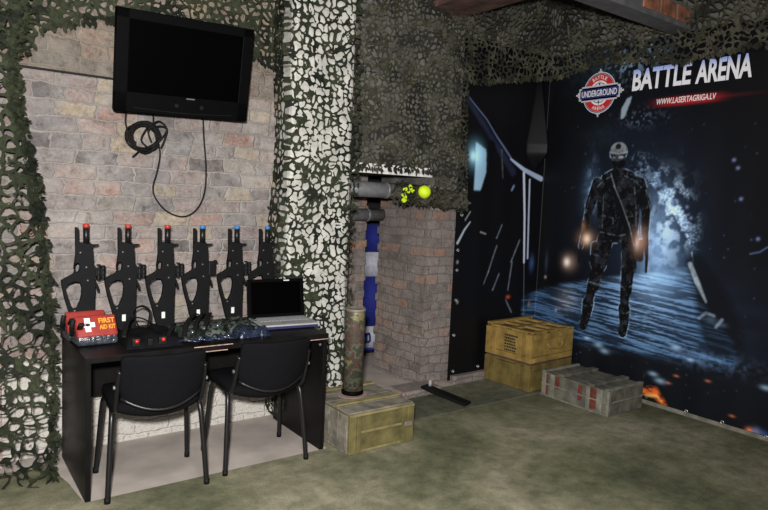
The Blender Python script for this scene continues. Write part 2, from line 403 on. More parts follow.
# ================================================================== SETTING
YB = 4.045          # brick wall behind the table
XR = 4.84          # wall behind the banner
ZC = 3.45
struct('floor', mm((-2.2, -1.6, -.12), (5.2, 5.6, 0)), 'concrete')
struct('ceiling', mm((-2.2, -1.6, ZC), (5.2, 5.6, ZC+.1)), 'ceiling')
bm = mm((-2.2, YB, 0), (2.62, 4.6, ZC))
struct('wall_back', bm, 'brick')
bm = mm((3.41, 4.06, 0), (XR, 4.75, 1.72))
for k in range(11): mm((3.411, 4.749, .02+k*.156), (3.60, 4.765+.012*(k % 3), .088+k*.156), .004, bm=bm)
struct('wall_pier', bm, 'brick_dark')
struct('wall_pier_upper', mm((3.41, 4.06, 1.72), (XR, 4.75, ZC)), 'darkened_wall_grey')  # upper part of the pier, coloured darker behind the hanging net
struct('wall_right', mm((XR, -1.6, 0), (5.2, 4.06, ZC)), 'darkened_wall_grey')
struct('wall_lintel', mm((2.62, YB, 1.80), (3.41, 4.75, ZC)), 'darkened_wall_grey')
bm = mm((2.62, YB-.012, 1.785), (3.41, YB-.001, 1.86), .003)
struct('trim_1', bm, 'ledge_white')
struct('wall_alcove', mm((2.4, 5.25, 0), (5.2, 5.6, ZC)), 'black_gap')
bm = mm((2.62, 4.80, 0), (3.29, 4.95, 1.8))
for k in range(11): mm((3.28, 4.805, .05+k*.156), (3.305+.008*(k % 2), 4.94, .12+k*.156), .004, bm=bm)
struct('wall_niche', bm, 'brick_dark')
bm = mm((2.00, 3.86, 0), (2.50, YB, ZC), .03); struct('wall_column', bm, 'white_plaster')
bm = mm((-2.2, 3.97, 0), (.33, YB, ZC)); struct('wall_left', bm, 'brick_pink')
bm = mm((3.72, YB-.075, 0), (4.25, YB, .075), .008); struct('baseboard_back', bm, 'brick_dark')
bm = mm((XR-.035, -1.2, 0), (XR, 3.6, .03), .004); struct('baseboard_right', bm, 'crate_grey_pale')
struct('trim_3', mm((3.06, 3.84, 0), (3.47, 4.06, .062), .015), 'brick_dark')
# rough ledge where the big stones begin above the bricks
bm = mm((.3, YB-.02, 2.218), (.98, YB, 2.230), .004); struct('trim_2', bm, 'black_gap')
# beams
bm = bmesh.new(); box(bm, (4.0, 2.755, 3.065), (1.68, .17, .17), None, .006); b1 = struct('beam_steel', bm, 'beam_grey')
bm = bmesh.new()
pl = [(0, 0), (.42, .0), (.50, .05), (.62, .02), (.72, .06), (.74, .11), (.3, .125), (.02, .12)]
for p in range(3): box(bm, (4.20+p*.22, 2.664, 3.07), (.19, .012, .11), None, .004)
o = link_mesh('brick_infill', bm, 'red_paint'); o.data.materials[0] = plain('orange_brick_infill', (.24, .095, .055), .9, var=.6, scale=12, bmp=.01); o.parent = b1
struct('beam_timber', mm((3.28, 1.5, 3.12), (3.67, YB, 3.3), .012), 'beam')

# ------------------------------------------------------------------ carpets
def slab(pts, z0, z1):
    bm = bmesh.new(); a = [bm.verts.new((x, y, z0)) for x, y in pts]; b = [bm.verts.new((x, y, z1)) for x, y in pts]
    bm.faces.new(b); bm.faces.new(a[::-1]); k = len(pts)
    for i in range(k): bm.faces.new((a[i], a[(i+1) % k], b[(i+1) % k], b[i]))
    bmesh.ops.recalc_face_normals(bm, faces=bm.faces); return bm
bm = slab([(-2.1, -1.5), (4.78, -1.5), (4.78, 3.43), (2.70, 3.43), (2.70, 3.92), (2.04, 3.85), (2.04, 3.305), (.628, 3.305), (.60, 3.58), (.545, 3.84), (.30, 3.885), (-2.1, 3.88)], .0005, .006)
tag(link_mesh('carpet', bm, 'carpet'), 'big worn green carpet across the foreground floor', 'carpet')
bm = slab([(2.71, 3.44), (4.78, 3.44), (4.78, 3.95), (3.70, 3.95), (3.49, 3.95), (3.49, 3.835), (2.71, 3.835)], .0005, .009)
tag(link_mesh('carpet', bm, 'carpet2'), 'narrow grey-green carpet strip under the stacked crates by the corner', 'carpet')

# ------------------------------------------------------------------ BANNER (soft printed vinyl round the corner)
YBAN, XBAN, RAD = 4.025, 4.79, .008
S1 = (XBAN-RAD)-3.685; S2 = S1+RAD*PI/2
def ban(s):
    if s < S1: return 3.685+s, YBAN, 0., -1.
    if s < S2:
        a = (s-S1)/RAD; return XBAN-RAD+RAD*math.sin(a), YBAN-RAD+RAD*math.cos(a), -math.sin(a), -math.cos(a)
    return XBAN, YBAN-RAD-(s-S2), -1., 0.
SMAX = S2+2.35
def px2s(px, py):
    p = at(px, py, 'y', YBAN)
    if p[0] < XBAN-RAD*.6 and px < 531: return p[0]-3.685, p[2]
    p = at(px, py, 'x', XBAN)
    return S2+(YBAN-RAD-p[1]), p[2]
ns, nz = 520, 400
sv = np.linspace(0, SMAX, ns); zv = np.linspace(.03, 2.98, nz)
SS, ZZ = np.meshgrid(sv, zv, indexing='ij')
art = np.zeros((ns, nz, 3)); art[:] = (.0036, .0038, .0052)
def mixart(mask, c):
    global art
    art = art*(1-mask[..., None]) + np.asarray(c)*mask[..., None]
def addart(mask, c):
    global art
    art = art + mask[..., None]*np.asarray(c)
PXM = .0072
def glow(px, py, rx, ry=None, p=2.):
    s, z = px2s(px, py); rx *= PXM*1.05; ry = rx if ry is None else ry*PXM
    return np.exp(-((np.abs(SS-s)/rx)**p + (np.abs(ZZ-z)/ry)**p))
def seg(P, r, soft=.5):
    """soft capsule chain through photo points; r in photo pixels (one value or per point)"""
    q = [px2s(*p) for p in P]; out = np.zeros_like(SS)
    rr = r if isinstance(r, (list, tuple)) else [r]*len(P)
    for i in range(len(q)-1):
        (a, b), (c, d) = q[i], q[i+1]; L = (c-a)**2+(d-b)**2+1e-12
        t = np.clip(((SS-a)*(c-a)+(ZZ-b)*(d-b))/L, 0, 1)
        D = np.hypot(SS-a-t*(c-a), ZZ-b-t*(d-b)); R_ = (rr[i]+(rr[i+1]-rr[i])*t)*PXM
        out = np.maximum(out, np.clip((R_-D)/(soft*PXM)+.5, 0, 1))
    return out
def poly(P):
    q = [px2s(*p) for p in P]; ins = np.zeros(SS.shape, bool); k = len(q)
    for i in range(k):
        (x0, y0), (x1, y1) = q[i], q[(i+1) % k]
        if abs(y1-y0) < 1e-9: continue
        cond = ((y0 > ZZ) != (y1 > ZZ)) & (SS < (x1-x0)*(ZZ-y0)/(y1-y0)+x0); ins ^= cond
    return ins.astype(float)
def blur(mk, n):
    for _ in range(n):
        p = np.pad(mk, 1, mode='edge'); mk = (p[1:-1, 1:-1]*2+p[:-2, 1:-1]+p[2:, 1:-1]+p[1:-1, :-2]+p[1:-1, 2:])/6
    return mk
def ell(px, py, rx, ry):
    s, z = px2s(px, py); d = np.hypot((SS-s)/(rx*PXM*1.08), (ZZ-z)/(ry*PXM)); return np.clip((1-d)*max(rx, ry)/1.0+.5, 0, 1)
fine = fbm(SS/.03, ZZ/.03, 5, 3); fol = np.clip((fbm(SS/.07, ZZ/.07, 91, 6)-.47)*7, 0, 1); spk = fbm(SS/.012, ZZ/.012, 8, 2)
# blue night haze
addart(glow(640, 215, 70, 90), (.007, .014, .032))
addart(glow(600, 60, 40, 30)*fine, (.02, .035, .05))
addart(glow(700, 330, 70, 60)*fbm(SS/.2, ZZ/.1, 4), (.010, .020, .045))
# bright mist behind the figure
addart(glow(656, 244, 18, 46)*(.5+.8*fine), (.22, .36, .60))
addart(glow(660, 262, 26, 34), (.05, .11, .21))
addart(glow(590, 190, 10, 25)*(.3+fine), (.05, .09, .16))
addart(glow(668, 226, 17, 38)*fol, (.42, .58, .82)); addart(glow(676, 205, 16, 22)*fol*np.clip((spk-.4)*4, 0, 1), (.2, .28, .4)); addart(glow(592, 190, 7, 26)*fol, (.16, .26, .42))
# twisted roots and spray arching over to the right
for k in range(26):
    a = .3+k*.05
    P = [(632+3*k*.4, 158+k*1.6), (652+k*.9, 168+k*1.9), (672+k*.75, 190+k*2.2), (686+k*.3, 214+k*2.)]
    addart(seg(P, .35, 1.2)*np.clip((fine-.38)*4, 0, 1), (.10, .16, .26))
addart(seg([(640, 165), (662, 185), (680, 212), (690, 240)], [10, 16, 16, 8], 16)*fol*np.clip((spk-.4)*5, 0, 1), (.16, .24, .36))
# wet ground with bright ripples
ground = blur(poly([(521, 300), (560, 285), (690, 268), (700, 300), (735, 345), (735, 372), (640, 358), (580, 345), (521, 330)]), 10)
rip = np.clip((fbm(SS/.22, (ZZ+.06*SS)/.011, 12, 4)-.45)*4.6, 0, 1)
addart(ground*(.15+rip), (.05, .12, .25))
addart(ground*rip*glow(640, 300, 55, 45), (.18, .29, .44))
addart(ground*glow(650, 265, 34, 32), (.12, .2, .32))
addart(ground*glow(566, 300, 14, 14)*(.3+rip), (.22, .22, .24))
# near bank, debris
dk = blur(poly([(521, 332), (590, 342), (640, 352), (768, 372), (768, 450), (521, 420)]), 5)
mixart(dk*.82, (.006, .007, .011))
addart(glow(700, 358, 45, 9)*np.clip((fine-.35)*3, 0, 1), (.06, .10, .18))
for (x, y, r) in ((653, 374, 2.5), (660, 381, 3), (676, 348, 3), (690, 360, 2), (711, 320, 3), (722, 325, 2.5), (598, 345, 3.), (604, 351, 3), (766, 388, 2.5), (587, 338, 2)):
    addart(glow(x, y, r*1.8, r*.9), (.22, .34, .48))
# left: tilted girder, lamp panel, pale posts
addart(seg([(465, 92), (487, 120), (511, 158)], [.5, .8, 1.4], 1.2), (.10, .14, .26))
addart(seg([(468, 100), (500, 150), (513, 172)], [3, 4, 5], 5), (.012, .017, .04))
mixart(seg([(511, 159), (524, 170), (541, 179)], [1.2, 2.6, 3.4], 1.2), (.42, .52, .75))
mixart(seg([(523.5, 173), (524, 215), (523.5, 262)], 1.9, 1.2), (.58, .66, .85))
mixart(seg([(529.5, 180), (528.5, 215), (527.5, 258)], 1.6, 1.2), (.50, .58, .78))
addart(seg([(523.5, 232), (523.5, 320)], .8, 1.5), (.11, .12, .15))
mixart(blur(poly([(476, 142), (486, 150), (486, 172), (480, 190), (474, 190)]), 2), (.30, .50, .68))
addart(glow(475, 155, 11, 13), (.2, .45, .62)); addart(glow(473, 156, 5, 6), (.4, .6, .65))
mixart(seg([(492, 146), (496, 176), (494, 205)], [7, 12, 12], 3), (.004, .004, .006))
addart(seg([(502, 150), (503, 178)], .8, 2)*fine, (.15, .15, .18))
addart(seg([(514, 186), (512, 190)], 1.2, 2), (.2, .28, .5))
addart(seg([(457, 243), (464, 230), (470, 222)], [1.6, 1.4, .7], 1.2), (.36, .44, .52))
addart(seg([(465, 220), (470, 212)], .9, 1.2), (.2, .25, .3))
addart(seg([(480, 232), (486, 234)], .9, 1.2), (.25, .26, .28))
for (a, b, c, d) in ((497, 246, 489, 272), (489, 272, 484, 284), (502, 225, 497, 238), (499, 274, 493, 290), (519, 240, 511, 262), (512, 262, 508, 290), (506, 300, 511, 312)):
    addart(seg([(a, b), (c, d)], .9, 1.4)*(.4+fine), (.12, .15, .19))
addart(glow(508, 297, 3, 2), (.5, .08, .03)); addart(glow(529, 304, 2, 4), (.2, .12, .06))
for (x, y) in ((457, 262), (463, 190), (556, 310), (545, 277), (457, 302)): addart(glow(x, y, 1.5, 1.8), (.3, .3, .3))
# distant lamps
addart(glow(569, 262, 9, 9), (.26, .18, .15)); addart(glow(567, 262, 4, 5), (.85, .75, .68))
addart(glow(531, 262, 4, 9), (.04, .08, .22)); addart(glow(546, 262, 2, 12), (.02, .03, .06))
# falling white streak beside the emblem, speckled leaves above
mixart(blur(poly([(632, 96), (630, 103), (624, 118), (620.5, 119), (622, 108), (627, 99)]), 1), (.28, .36, .44))
leafm = np.clip((fbm(SS/.02, ZZ/.02, 31, 2)-.56)*8, 0, 1)
addart(np.clip(glow(630, 62, 24, 18)+glow(650, 50, 20, 12), 0, 1)*leafm, (.16, .24, .33))
addart(glow(640, 118, 22, 9)*leafm, (.06, .09, .13))
addart(glow(606, 135, 30, 16)*fine, (.008, .014, .022))
for k in range(150):
    x = random.uniform(560, 760); y = random.uniform(110, 400)
    addart(glow(x, y, random.uniform(.5, 1.1)), np.array((.10, .14, .22))*random.uniform(.05, .4))
for (x, y) in ((738, 168), (734, 160), (741, 199), (758, 239), (691, 218), (687, 207), (678, 247)): addart(glow(x, y, 1.6), (.16, .2, .4))
# crouching shape at right: only its lit edge reads
mixart(seg([(696, 262), (712, 300), (722, 335)], [10, 18, 22], 8)*.8, (.004, .005, .008))
addart(seg([(690, 264), (697, 282), (706, 302)], [2.2, 2.6, .8], 1.8)*(.35+fine), (.34, .42, .50))
addart(seg([(699, 318), (706, 313), (714, 316)], 1.4, 2)*(.2+fine), (.20, .26, .34))
addart(seg([(716, 327), (722, 320)], 1.4, 2), (.16, .22, .30))
addart(seg([(750, 254), (760, 252), (768, 247)], .8, 1.2), (.05, .09, .18))
# plain standing trooper seen against the mist
BODY = [([(606, 179), (618, 174), (631, 178)], [6.5, 8, 6.5]), ([(609, 186), (608, 210), (607, 232)], [11, 9.5, 10]), ([(629, 186), (630, 210), (630, 232)], [11, 9.5, 10]), ([(606, 236), (631, 236)], [8, 8]),
        ([(597, 183), (590, 206)], [6.5, 6.8]), ([(590, 206), (585, 230)], [5.6, 4.6]), ([(585, 230), (581, 246)], [4.2, 3.2]),
        ([(640, 183), (646, 208)], [6.5, 6.8]), ([(646, 208), (645, 232)], [5.6, 4.6]), ([(645, 232), (646, 246)], [4.2, 3.2]),
        ([(605, 240), (599, 264)], [10.5, 9.5]), ([(599, 264), (593, 286)], [8, 8]), ([(592, 286), (588, 304)], [6.4, 5.2]),
        ([(630, 240), (629, 268)], [11, 9]), ([(628, 268), (626, 290)], [8, 7.6]), ([(625, 290), (624, 310)], [6.4, 5.6]),
        ([(588, 303), (586, 316), (583, 326)], [7.6, 6, 5.2]), ([(624, 309), (624, 323), (622, 333)], [7.6, 6, 5.2]),
        ([(595, 246), (594, 264)], [5.2, 5]), ([(641, 243), (640, 258)], [4, 4.5])]
bod = np.zeros_like(SS); rim = np.zeros_like(SS)
for P, r in BODY:
    bod = np.maximum(bod, seg(P, [x*1.02 for x in r], .8)); rim = np.maximum(rim, seg(P, [x*1.02+.9 for x in r], 1.2))
head = np.maximum(ell(618.5, 152, 10, 10.5), ell(618.5, 163, 8, 9)); bod = np.maximum(bod, head); rim = np.maximum(rim, ell(618.5, 153, 11, 11.4))
bod = np.maximum(bod, poly([(599, 182), (612, 174), (626, 174), (639, 182), (640, 205), (637, 238), (599, 238), (597, 205)]))
addart(rim*(1-bod)*np.clip((fbm(SS/.06, ZZ/.06, 77, 3)-.46)*6, 0, 1), (.24, .34, .46))
mixart(bod, (.0032, .0035, .005))
gear = np.clip((fbm(SS/.045, ZZ/.045, 71, 5)-.50)*5, 0, 1)
addart(bod*gear, (.014, .016, .021))
addart(bod*np.clip((spk-.58)*4, 0, 1)*np.clip((fine-.45)*4, 0, 1), (.05, .058, .07))
# edges of vest, pouches, belt, knee pads and boots catch the mist light
for P, r in (([(604, 182), (603, 208), (602, 230)], .6), ([(634, 182), (636, 208), (636, 230)], .6), ([(600, 232), (618, 236), (638, 232)], .8), ([(604, 216), (613, 218), (613, 228)], .5), ([(622, 218), (633, 216)], .5),
             ([(590, 282), (598, 285), (601, 279)], .8), ([(620, 286), (627, 289), (633, 285)], .8), ([(582, 304), (589, 307), (594, 304)], .9), ([(618, 311), (625, 314), (631, 311)], .9),
             ([(592, 190), (586, 212), (582, 232)], .7), ([(646, 190), (651, 210), (649, 232)], .8), ([(600, 252), (606, 254)], .5), ([(592, 254), (598, 256)], .5), ([(612, 176), (604, 180), (598, 186)], .8), ([(625, 176), (634, 180), (641, 187)], .8)):
    addart(seg(P, r, 1.2)*np.clip((fine-.38)*4, 0, 1), (.08, .10, .125))
helm = ell(618.5, 150, 10, 9.2)*np.clip((ZZ-px2s(618, 155)[1])/.02, 0, 1)
mixart(helm, (.13, .145, .16)); addart(helm*np.clip((fine-.45)*4, 0, 1), (.10, .11, .12)); addart(seg([(610, 152), (618.5, 154), (627, 152)], .9, 1), (.12, .14, .16))
mixart(ell(618.5, 146.5, 3.6, 3.4), (.012, .013, .016))
mixart(ell(618, 158, 7.2, 3.4), (.04, .045, .055)); addart(ell(621, 157.2, 3.2, 1.7), (.24, .26, .30)); addart(ell(614, 157.6, 2, 1.3), (.09, .10, .12))
addart(seg([(611, 174), (615, 188), (618, 202)], .7, 1), (.13, .13, .14))
# slung rifle across the front, a sidearm in each hand
mixart(seg([(611, 186), (617, 198)], [2.6, 4.2], 1), (.004, .0045, .006)); mixart(seg([(617, 198), (626, 226), (631, 246)], [4.4, 3.8, 2.4], 1), (.004, .0045, .006)); mixart(seg([(631, 246), (636, 268)], [1.4, 1.0], 1), (.004, .0045, .006)); mixart(seg([(622, 222), (617, 234)], [2.6, 2.2], 1), (.004, .0045, .006))
addart(seg([(614, 186), (621, 202), (630, 228), (634, 246)], .6, 1)*(.4+fine), (.14, .16, .18))
mixart(seg([(581, 246), (579, 262)], [2.2, 1.5], 1), (.006, .006, .008)); mixart(seg([(646, 246), (647, 258), (646, 272)], [3, 2.2, 1.4], 1), (.006, .006, .008)); addart(seg([(649, 250), (648, 270)], .5, 1), (.12, .13, .15))
addart(glow(586, 238, 10, 9), (.30, .17, .10)); addart(glow(587, 239, 4.5, 5.5), (.8, .62, .5)); addart(glow(640, 241, 8, 13), (.42, .25, .19)); addart(glow(637, 243, 2.5, 7), (.4, .32, .3)); addart(glow(584, 226, 3, 6), (.18, .07, .03))
# embers and flames along the bottom edge
flame = np.clip((fbm(SS/.05, ZZ/.03, 44, 3)-.30)*3, 0, 1)
addart(seg([(644, 390), (654, 392), (664, 404)], [4, 5.5, 2], 5)*flame, (.85, .16, .02)); addart(seg([(646, 396), (656, 396), (662, 402)], [2, 1.8, .6], 2)*flame, (.35, .30, .10))
addart(glow(749, 431, 3, 3), (.8, .22, .08)); addart(glow(756, 432, 4, 4), (.14, .18, .36)); addart(glow(764, 434, 4, 3), (.03, .06, .2))
for (x, y) in ((708, 381), (668, 383), (732, 416), (676, 376)): addart(glow(x, y, 2.6, 1.2), (.38, .12, .06))
# red flash bar behind the web address
s0, z0 = px2s(686, 100)
addart(np.exp(-((SS-s0-.01)/.24)**4-((ZZ-z0)/.034)**4)*(.75+.5*fbm(SS/.15, ZZ/.05, 3)), (.34, .012, .014))
addart(np.exp(-((SS-s0-.25)/.26)**2-((ZZ-z0)/.012)**2), (.05, .004, .004))
art = np.clip(art, 0, 1)

bm = bmesh.new(); V = np.empty((ns, nz), object)
hemz = lambda s: .035 if s > S1 else (.055 if s > .16 else .015)
for i, s in enumerate(sv):
    x, y, nx, ny = ban(s)
    wv_ = .006*math.sin(s*9.3)+.004*math.sin(s*23+1)
    for j, z in enumerate(zv):
        k = wv_*(.4+.6*math.sin(z*1.1+s))
        if 1.9 < z < 2.82:
            g_ = min(1, (2.82-z)/.66); g_ *= (1-max(0, (2.10-z)/.20))**2*(3-2*(1-max(0, (2.10-z)/.20))) if z < 2.10 else 1
            t_ = (s-(S1-.115))/(.03+.12*g_) if s < S1-.115 else (s-(S1-.115))/(.04+.07*g_)
            if abs(t_) < 1: k += .135*g_*(1-abs(t_))**1.1
        V[i, j] = bm.verts.new((x+nx*k, y+ny*k, z))
for i in range(ns-1):
    for j in range(nz-1):
        if zv[j] < hemz(sv[i]): continue
        bm.faces.new((V[i, j], V[i+1, j], V[i+1, j+1], V[i, j+1]))
bm.normal_update()
me = bpy.data.meshes.new('printed_cloth'); bm.to_mesh(me); bm.free()
ca = me.color_attributes.new('print', 'FLOAT_COLOR', 'POINT')
ca.data.foreach_set('color', np.concatenate([art.reshape(-1, 3), np.ones((ns*nz, 1))], 1).astype(np.float32).ravel())
mt, nt, b = base_mat('printed_vinyl', .48, 0, .20)
at_ = N(nt, 'ShaderNodeAttribute', attribute_name='print'); nt.links.new(at_.outputs['Color'], b.inputs['Base Color'])
me.materials.append(mt)
for p in me.polygons: p.use_smooth = True
banner = thing('banner', 'huge dark blue printed banner with a standing trooper, hung round the right corner', 'banner', (0, 0, 0))
cloth = bpy.data.objects.new('printed_cloth', me); COL.objects.link(cloth); cloth.parent = banner

def on_right(y, z, lift=.008):
    """matrix: text plane X -> towards the viewer along the right wall (-Y), Y -> up, Z -> off the wall (-X)"""
    m_ = Matrix(((0, 0, -1, XBAN-lift), (-1, 0, 0, y), (0, 1, 0, z), (0, 0, 0, 1))); return m_
def grad_mat(name, z0, z1, lo, hi):
    mt, nt, b = base_mat(name, .5, 0, .2); g = N(nt, 'ShaderNodeNewGeometry'); s = N(nt, 'ShaderNodeSeparateXYZ'); nt.links.new(g.outputs['Position'], s.inputs[0])
    mr = N(nt, 'ShaderNodeMapRange'); nt.links.new(s.outputs[2], mr.inputs[0]); mr.inputs[1].default_value = z0; mr.inputs[2].default_value = z1
    r = ramp(nt, [(0, lo), (.55, lo), (1, hi)]); nt.links.new(mr.outputs[0], r.inputs[0]); nt.links.new(r.outputs[0], b.inputs['Base Color']); return mt
bm = bmesh.new()
merge(bm, fit_text('BATTLE', .500, .172, bold=.03, shear=.05), on_right(2.895, 2.660, .010))
merge(bm, fit_text('ARENA', .410, .172, bold=.03, shear=.05), on_right(2.405, 2.655, .010))
link_mesh('slogan_lettering', bm, grad_mat('white_to_blue_print', 2.57, 2.75, (.80, .80, .86), (.24, .36, .85)), banner)
bm = bmesh.new(); merge(bm, fit_text('WWW.LASERTAGRIGA.LV', .475, .046, bold=.012, shear=.12), on_right(2.678, 2.463, .010))
link_mesh('web_address', bm, 'white_print', banner)
# emblem: ring, disc, bar, cross ticks and lettering
EY, EZ = 3.463, 2.595
def ring2d(r0, r1, n=48, z=.0):
    bm = bmesh.new(); a = [bm.verts.new((r0*math.cos(2*PI*i/n), r0*math.sin(2*PI*i/n), z)) for i in range(n)]
    if r1 <= 0: bm.faces.new(a); return bm
    b = [bm.verts.new((r1*math.cos(2*PI*i/n), r1*math.sin(2*PI*i/n), z)) for i in range(n)]
    for i in range(n): bm.faces.new((b[i], b[(i+1) % n], a[(i+1) % n], a[i])) if False else bm.faces.new((a[i], a[(i+1) % n], b[(i+1) % n], b[i]))
    return bm
def rect2d(cx, cy, w, h, z=0.):
    bm = bmesh.new(); bm.faces.new([bm.verts.new((cx+sx*w/2, cy+sy*h/2, z)) for sx, sy in ((-1, -1), (1, -1), (1, 1), (-1, 1))]); return bm
emblem = link_mesh('emblem', merge(bmesh.new(), ring2d(.158, .0), on_right(EY, EZ, .010) @ Matrix.Diagonal((1.06, 1.13, 1, 1))), plain('pale_grey_print', (.55, .56, .60), .5, var=.05), banner)
def em(name, bms, mat, lift):
    bm = bmesh.new()
    for b_ in bms: merge(bm, b_, on_right(EY, EZ, lift) @ Matrix.Diagonal((1.06, 1.13, 1, 1)))
    return link_mesh(name, bm, mat, emblem)
RED = plain('emblem_red', (.52, .022, .028), .5, var=.05); NAVY = plain('emblem_navy', (.022, .025, .15), .5, var=.05); GREYP = plain('emblem_grey', (.5, .51, .56), .5, var=.05)
em('dark_outline', [ring2d(.150, .144)], NAVY, .0108)
em('red_ring', [ring2d(.142, .094)], RED, .0112)
em('white_disc', [ring2d(.094, 0)], 'white_print', .0115)
em('crosshair', [ring2d(.078, .072), ring2d(.045, .041), rect2d(0, 0, .006, .18, 0), rect2d(0, .06, .014, .02), rect2d(0, -.06, .014, .02)], NAVY, .0120)
for a_ in (0, PI/2, PI, 3*PI/2):
    R_ = Matrix.Rotation(a_, 4, 'Z') @ Matrix.Translation((0, .150 if a_ in (0, PI) else .196, 0))
    tk = bmesh.new()
    tk.faces.new([tk.verts.new(q_) for q_ in ((-.019, 0, 0), (.019, 0, 0), (.019, .014, 0), (.007, .014, 0), (.007, .032, 0), (-.007, .032, 0), (-.007, .014, 0), (-.019, .014, 0))])
    bmesh.ops.transform(tk, matrix=R_, verts=tk.verts); em('tick', [tk], GREYP, .0102)
em('bar_border', [rect2d(0, 0, .392, .096), rect2d(0, 0, .34, .12)], GREYP, .0125)
em('name_bar', [rect2d(0, 0, .366, .070)], NAVY, .0130)
em('name_lettering', [fit_text('UNDERGROUND', .335, .048, bold=.012)], 'white_print', .0142)
for word, mid, sgn in (('BATTLE', PI/2, -1), ('ARENA', -PI/2, 1)):
    arc = bmesh.new()
    for i, ch in enumerate(word):
        a = mid+sgn*(i-(len(word)-1)/2)*.21
        R_ = Matrix.Rotation(a-PI/2 if sgn < 0 else a+PI/2, 4, 'Z')
        T_ = Matrix.Translation((.118*math.cos(a), .118*math.sin(a), 0))
        merge(arc, fit_text(ch, .018, .026, bold=.012), T_ @ R_)
    em('ring_lettering', [arc], 'white_print', .0125)
# eyelets along the hem and the left edge
for p in [at(x, y, 'y', YBAN) for x, y in ((463, 190), (461, 215), (457, 250), (456, 270), (455, 300), (453, 335), (452, 371), (477, 366))] + [at(x, y, 'x', XBAN) for x, y in ((687, 411), (723, 422), (767, 437))]:
    bm = bmesh.new()
    wall = p[0] < 4.6
    pts = [(p[0]+.011*math.cos(a)*(1 if wall else 0), p[1]+.011*math.cos(a)*(0 if wall else 1), p[2]+.011*math.sin(a)) for a in np.linspace(0, 2*PI, 14)[:-1]]
    tube(bm, pts, .004, 6, closed=True)
    off = Vector((0, -.012, 0)) if wall else Vector((-.012, 0, 0))
    link_mesh('eyelet', bm, 'eyelet', banner, True, off)

# ------------------------------------------------------------------ NETS
# column net: front sheet, folded round the left corner of the white column
def col_place(u, v, b):
    # u: 0..0.86 around the column, v: height
    fold = .010*math.sin(u*14+v*2.)+.012*math.sin(v*3.1+u*5)
    d = .028+b+fold*.6
    xl = 1.955+.02*math.sin(v*4)
    if u < .17: return (xl-d*.5, 4.02-u, v)
    return (xl+(u-.17), 3.845-d, v)
bm = net_mesh(.74, 3.35, .0098, .054, .17, lambda u, v, b: col_place(u, v+.06, b), seed=11, curlw=.036, flaps=160, flap=.036,
              thr_fn=lambda u, v: .10*np.clip((.24-u)/.24, 0, 1)+.07*np.clip(v-2.4, 0, 1))
tag(link_mesh('camouflage_net', bm, 'net'), 'green camouflage net wrapped round the white column right of the table', 'camouflage net')
# left drape: leaf net with a bunched dark right edge
def edge_x(v):
    return np.interp(v, [0, .3, .9, 1.5, 1.95, 2.25, 2.5, 3.0], [.535, .565, .56, .525, .435, .415, .47, .50])
def left_place(u, v, b):
    e = float(edge_x(v)); x = -.75+u
    near = max(0., 1-(e-x)/.16)
    return (x, 3.90-.27*max(0, 1-v/1.9)**1.4-b*(1+near*1.5)-.05*math.sin(min(1, near)*PI) - .012*math.sin(x*17+v*2), v)
bm = net_mesh(1.36, 3.2, .0095, .060, .19, lambda u, v, b: left_place(u, v+.02, b), seed=23, flaps=60, flap=.024, curlw=.030, tv=.10,
              inside=lambda u, v: (edge_x(v)+.012*np.sin(v*37)+.012*np.sin(v*61+1)-(u-.75))*20,
              thr_fn=lambda u, v: .75*np.clip(1.15-(edge_x(v)-(u-.75))/np.interp(v, [0, .5, 1.0, 1.6, 2.2, 3], [.03, .035, .045, .07, .08, .07]), 0, 1),
              edge_fringe=lambda R: [(float(edge_x(z_))+.75-R.uniform(0, .05), z_-.02, R.uniform(-1.6, .8)) for z_ in [R.uniform(.03, 3.) for _ in range(420)]])
tag(link_mesh('camouflage_net', bm, 'net'), 'green camouflage net hanging at the left edge with a bunched dark border', 'camouflage net')
# strip along the top of the brick wall, behind the television
hem_top = lambda x: np.interp(x, [.2, .46, .52, .62, .86, 1.2, 1.6, 1.8, 1.95, 2.1], [2.30, 2.28, 2.42, 2.47, 2.56, 2.62, 2.58, 2.47, 2.43, 2.40])
bm = net_mesh(1.75, 1.0, .0105, .050, .30, lambda u, v, b: (.28+u, 3.985-b-.015*math.sin(u*9)-.02*math.sin(u*5+v*6), 2.25+v), seed=37, flaps=600, flap=.034,
              inside=lambda u, v: ((2.25+v)-hem_top(u+.28)-.012*np.sin(u*55)-.01*np.sin(u*83))*20,
              edge_fringe=lambda R: [(x_-.28, float(hem_top(x_))-2.25+R.uniform(0, .03), -PI/2) for x_ in [R.uniform(.45, 2.0) for _ in range(170)]])
tag(link_mesh('camouflage_net', bm, 'net'), 'dark camouflage net strip along the top of the brick wall behind the television', 'camouflage net')
# net over the lintel and pier, right of the white column
hem_alc = lambda x: np.interp(x, [2.45, 2.62, 3.38, 3.43, 3.60, 3.80], [1.80, 1.82, 1.83, 1.60, 1.575, 1.53])
bm = net_mesh(1.27, 1.95, .0095, .043, .25, lambda u, v, b: (2.47+u, 3.975-b-.012*math.sin(u*11+v*3)-.015*math.sin(v*5), 1.5+v), seed=41, flaps=600, flap=.028,
              inside=lambda u, v: ((1.5+v)-hem_alc(u+2.47)-.012*np.sin(u*70)-.008*np.sin(u*113))*20,
              edge_fringe=lambda R: [(x_-2.47, float(hem_alc(x_))-1.5+R.uniform(0, .02), -PI/2) for x_ in [R.uniform(2.55, 3.72) for _ in range(110)]])
tag(link_mesh('camouflage_net', bm, 'net_dark'), 'olive camouflage net covering the lintel and pier between column and banner', 'camouflage net')
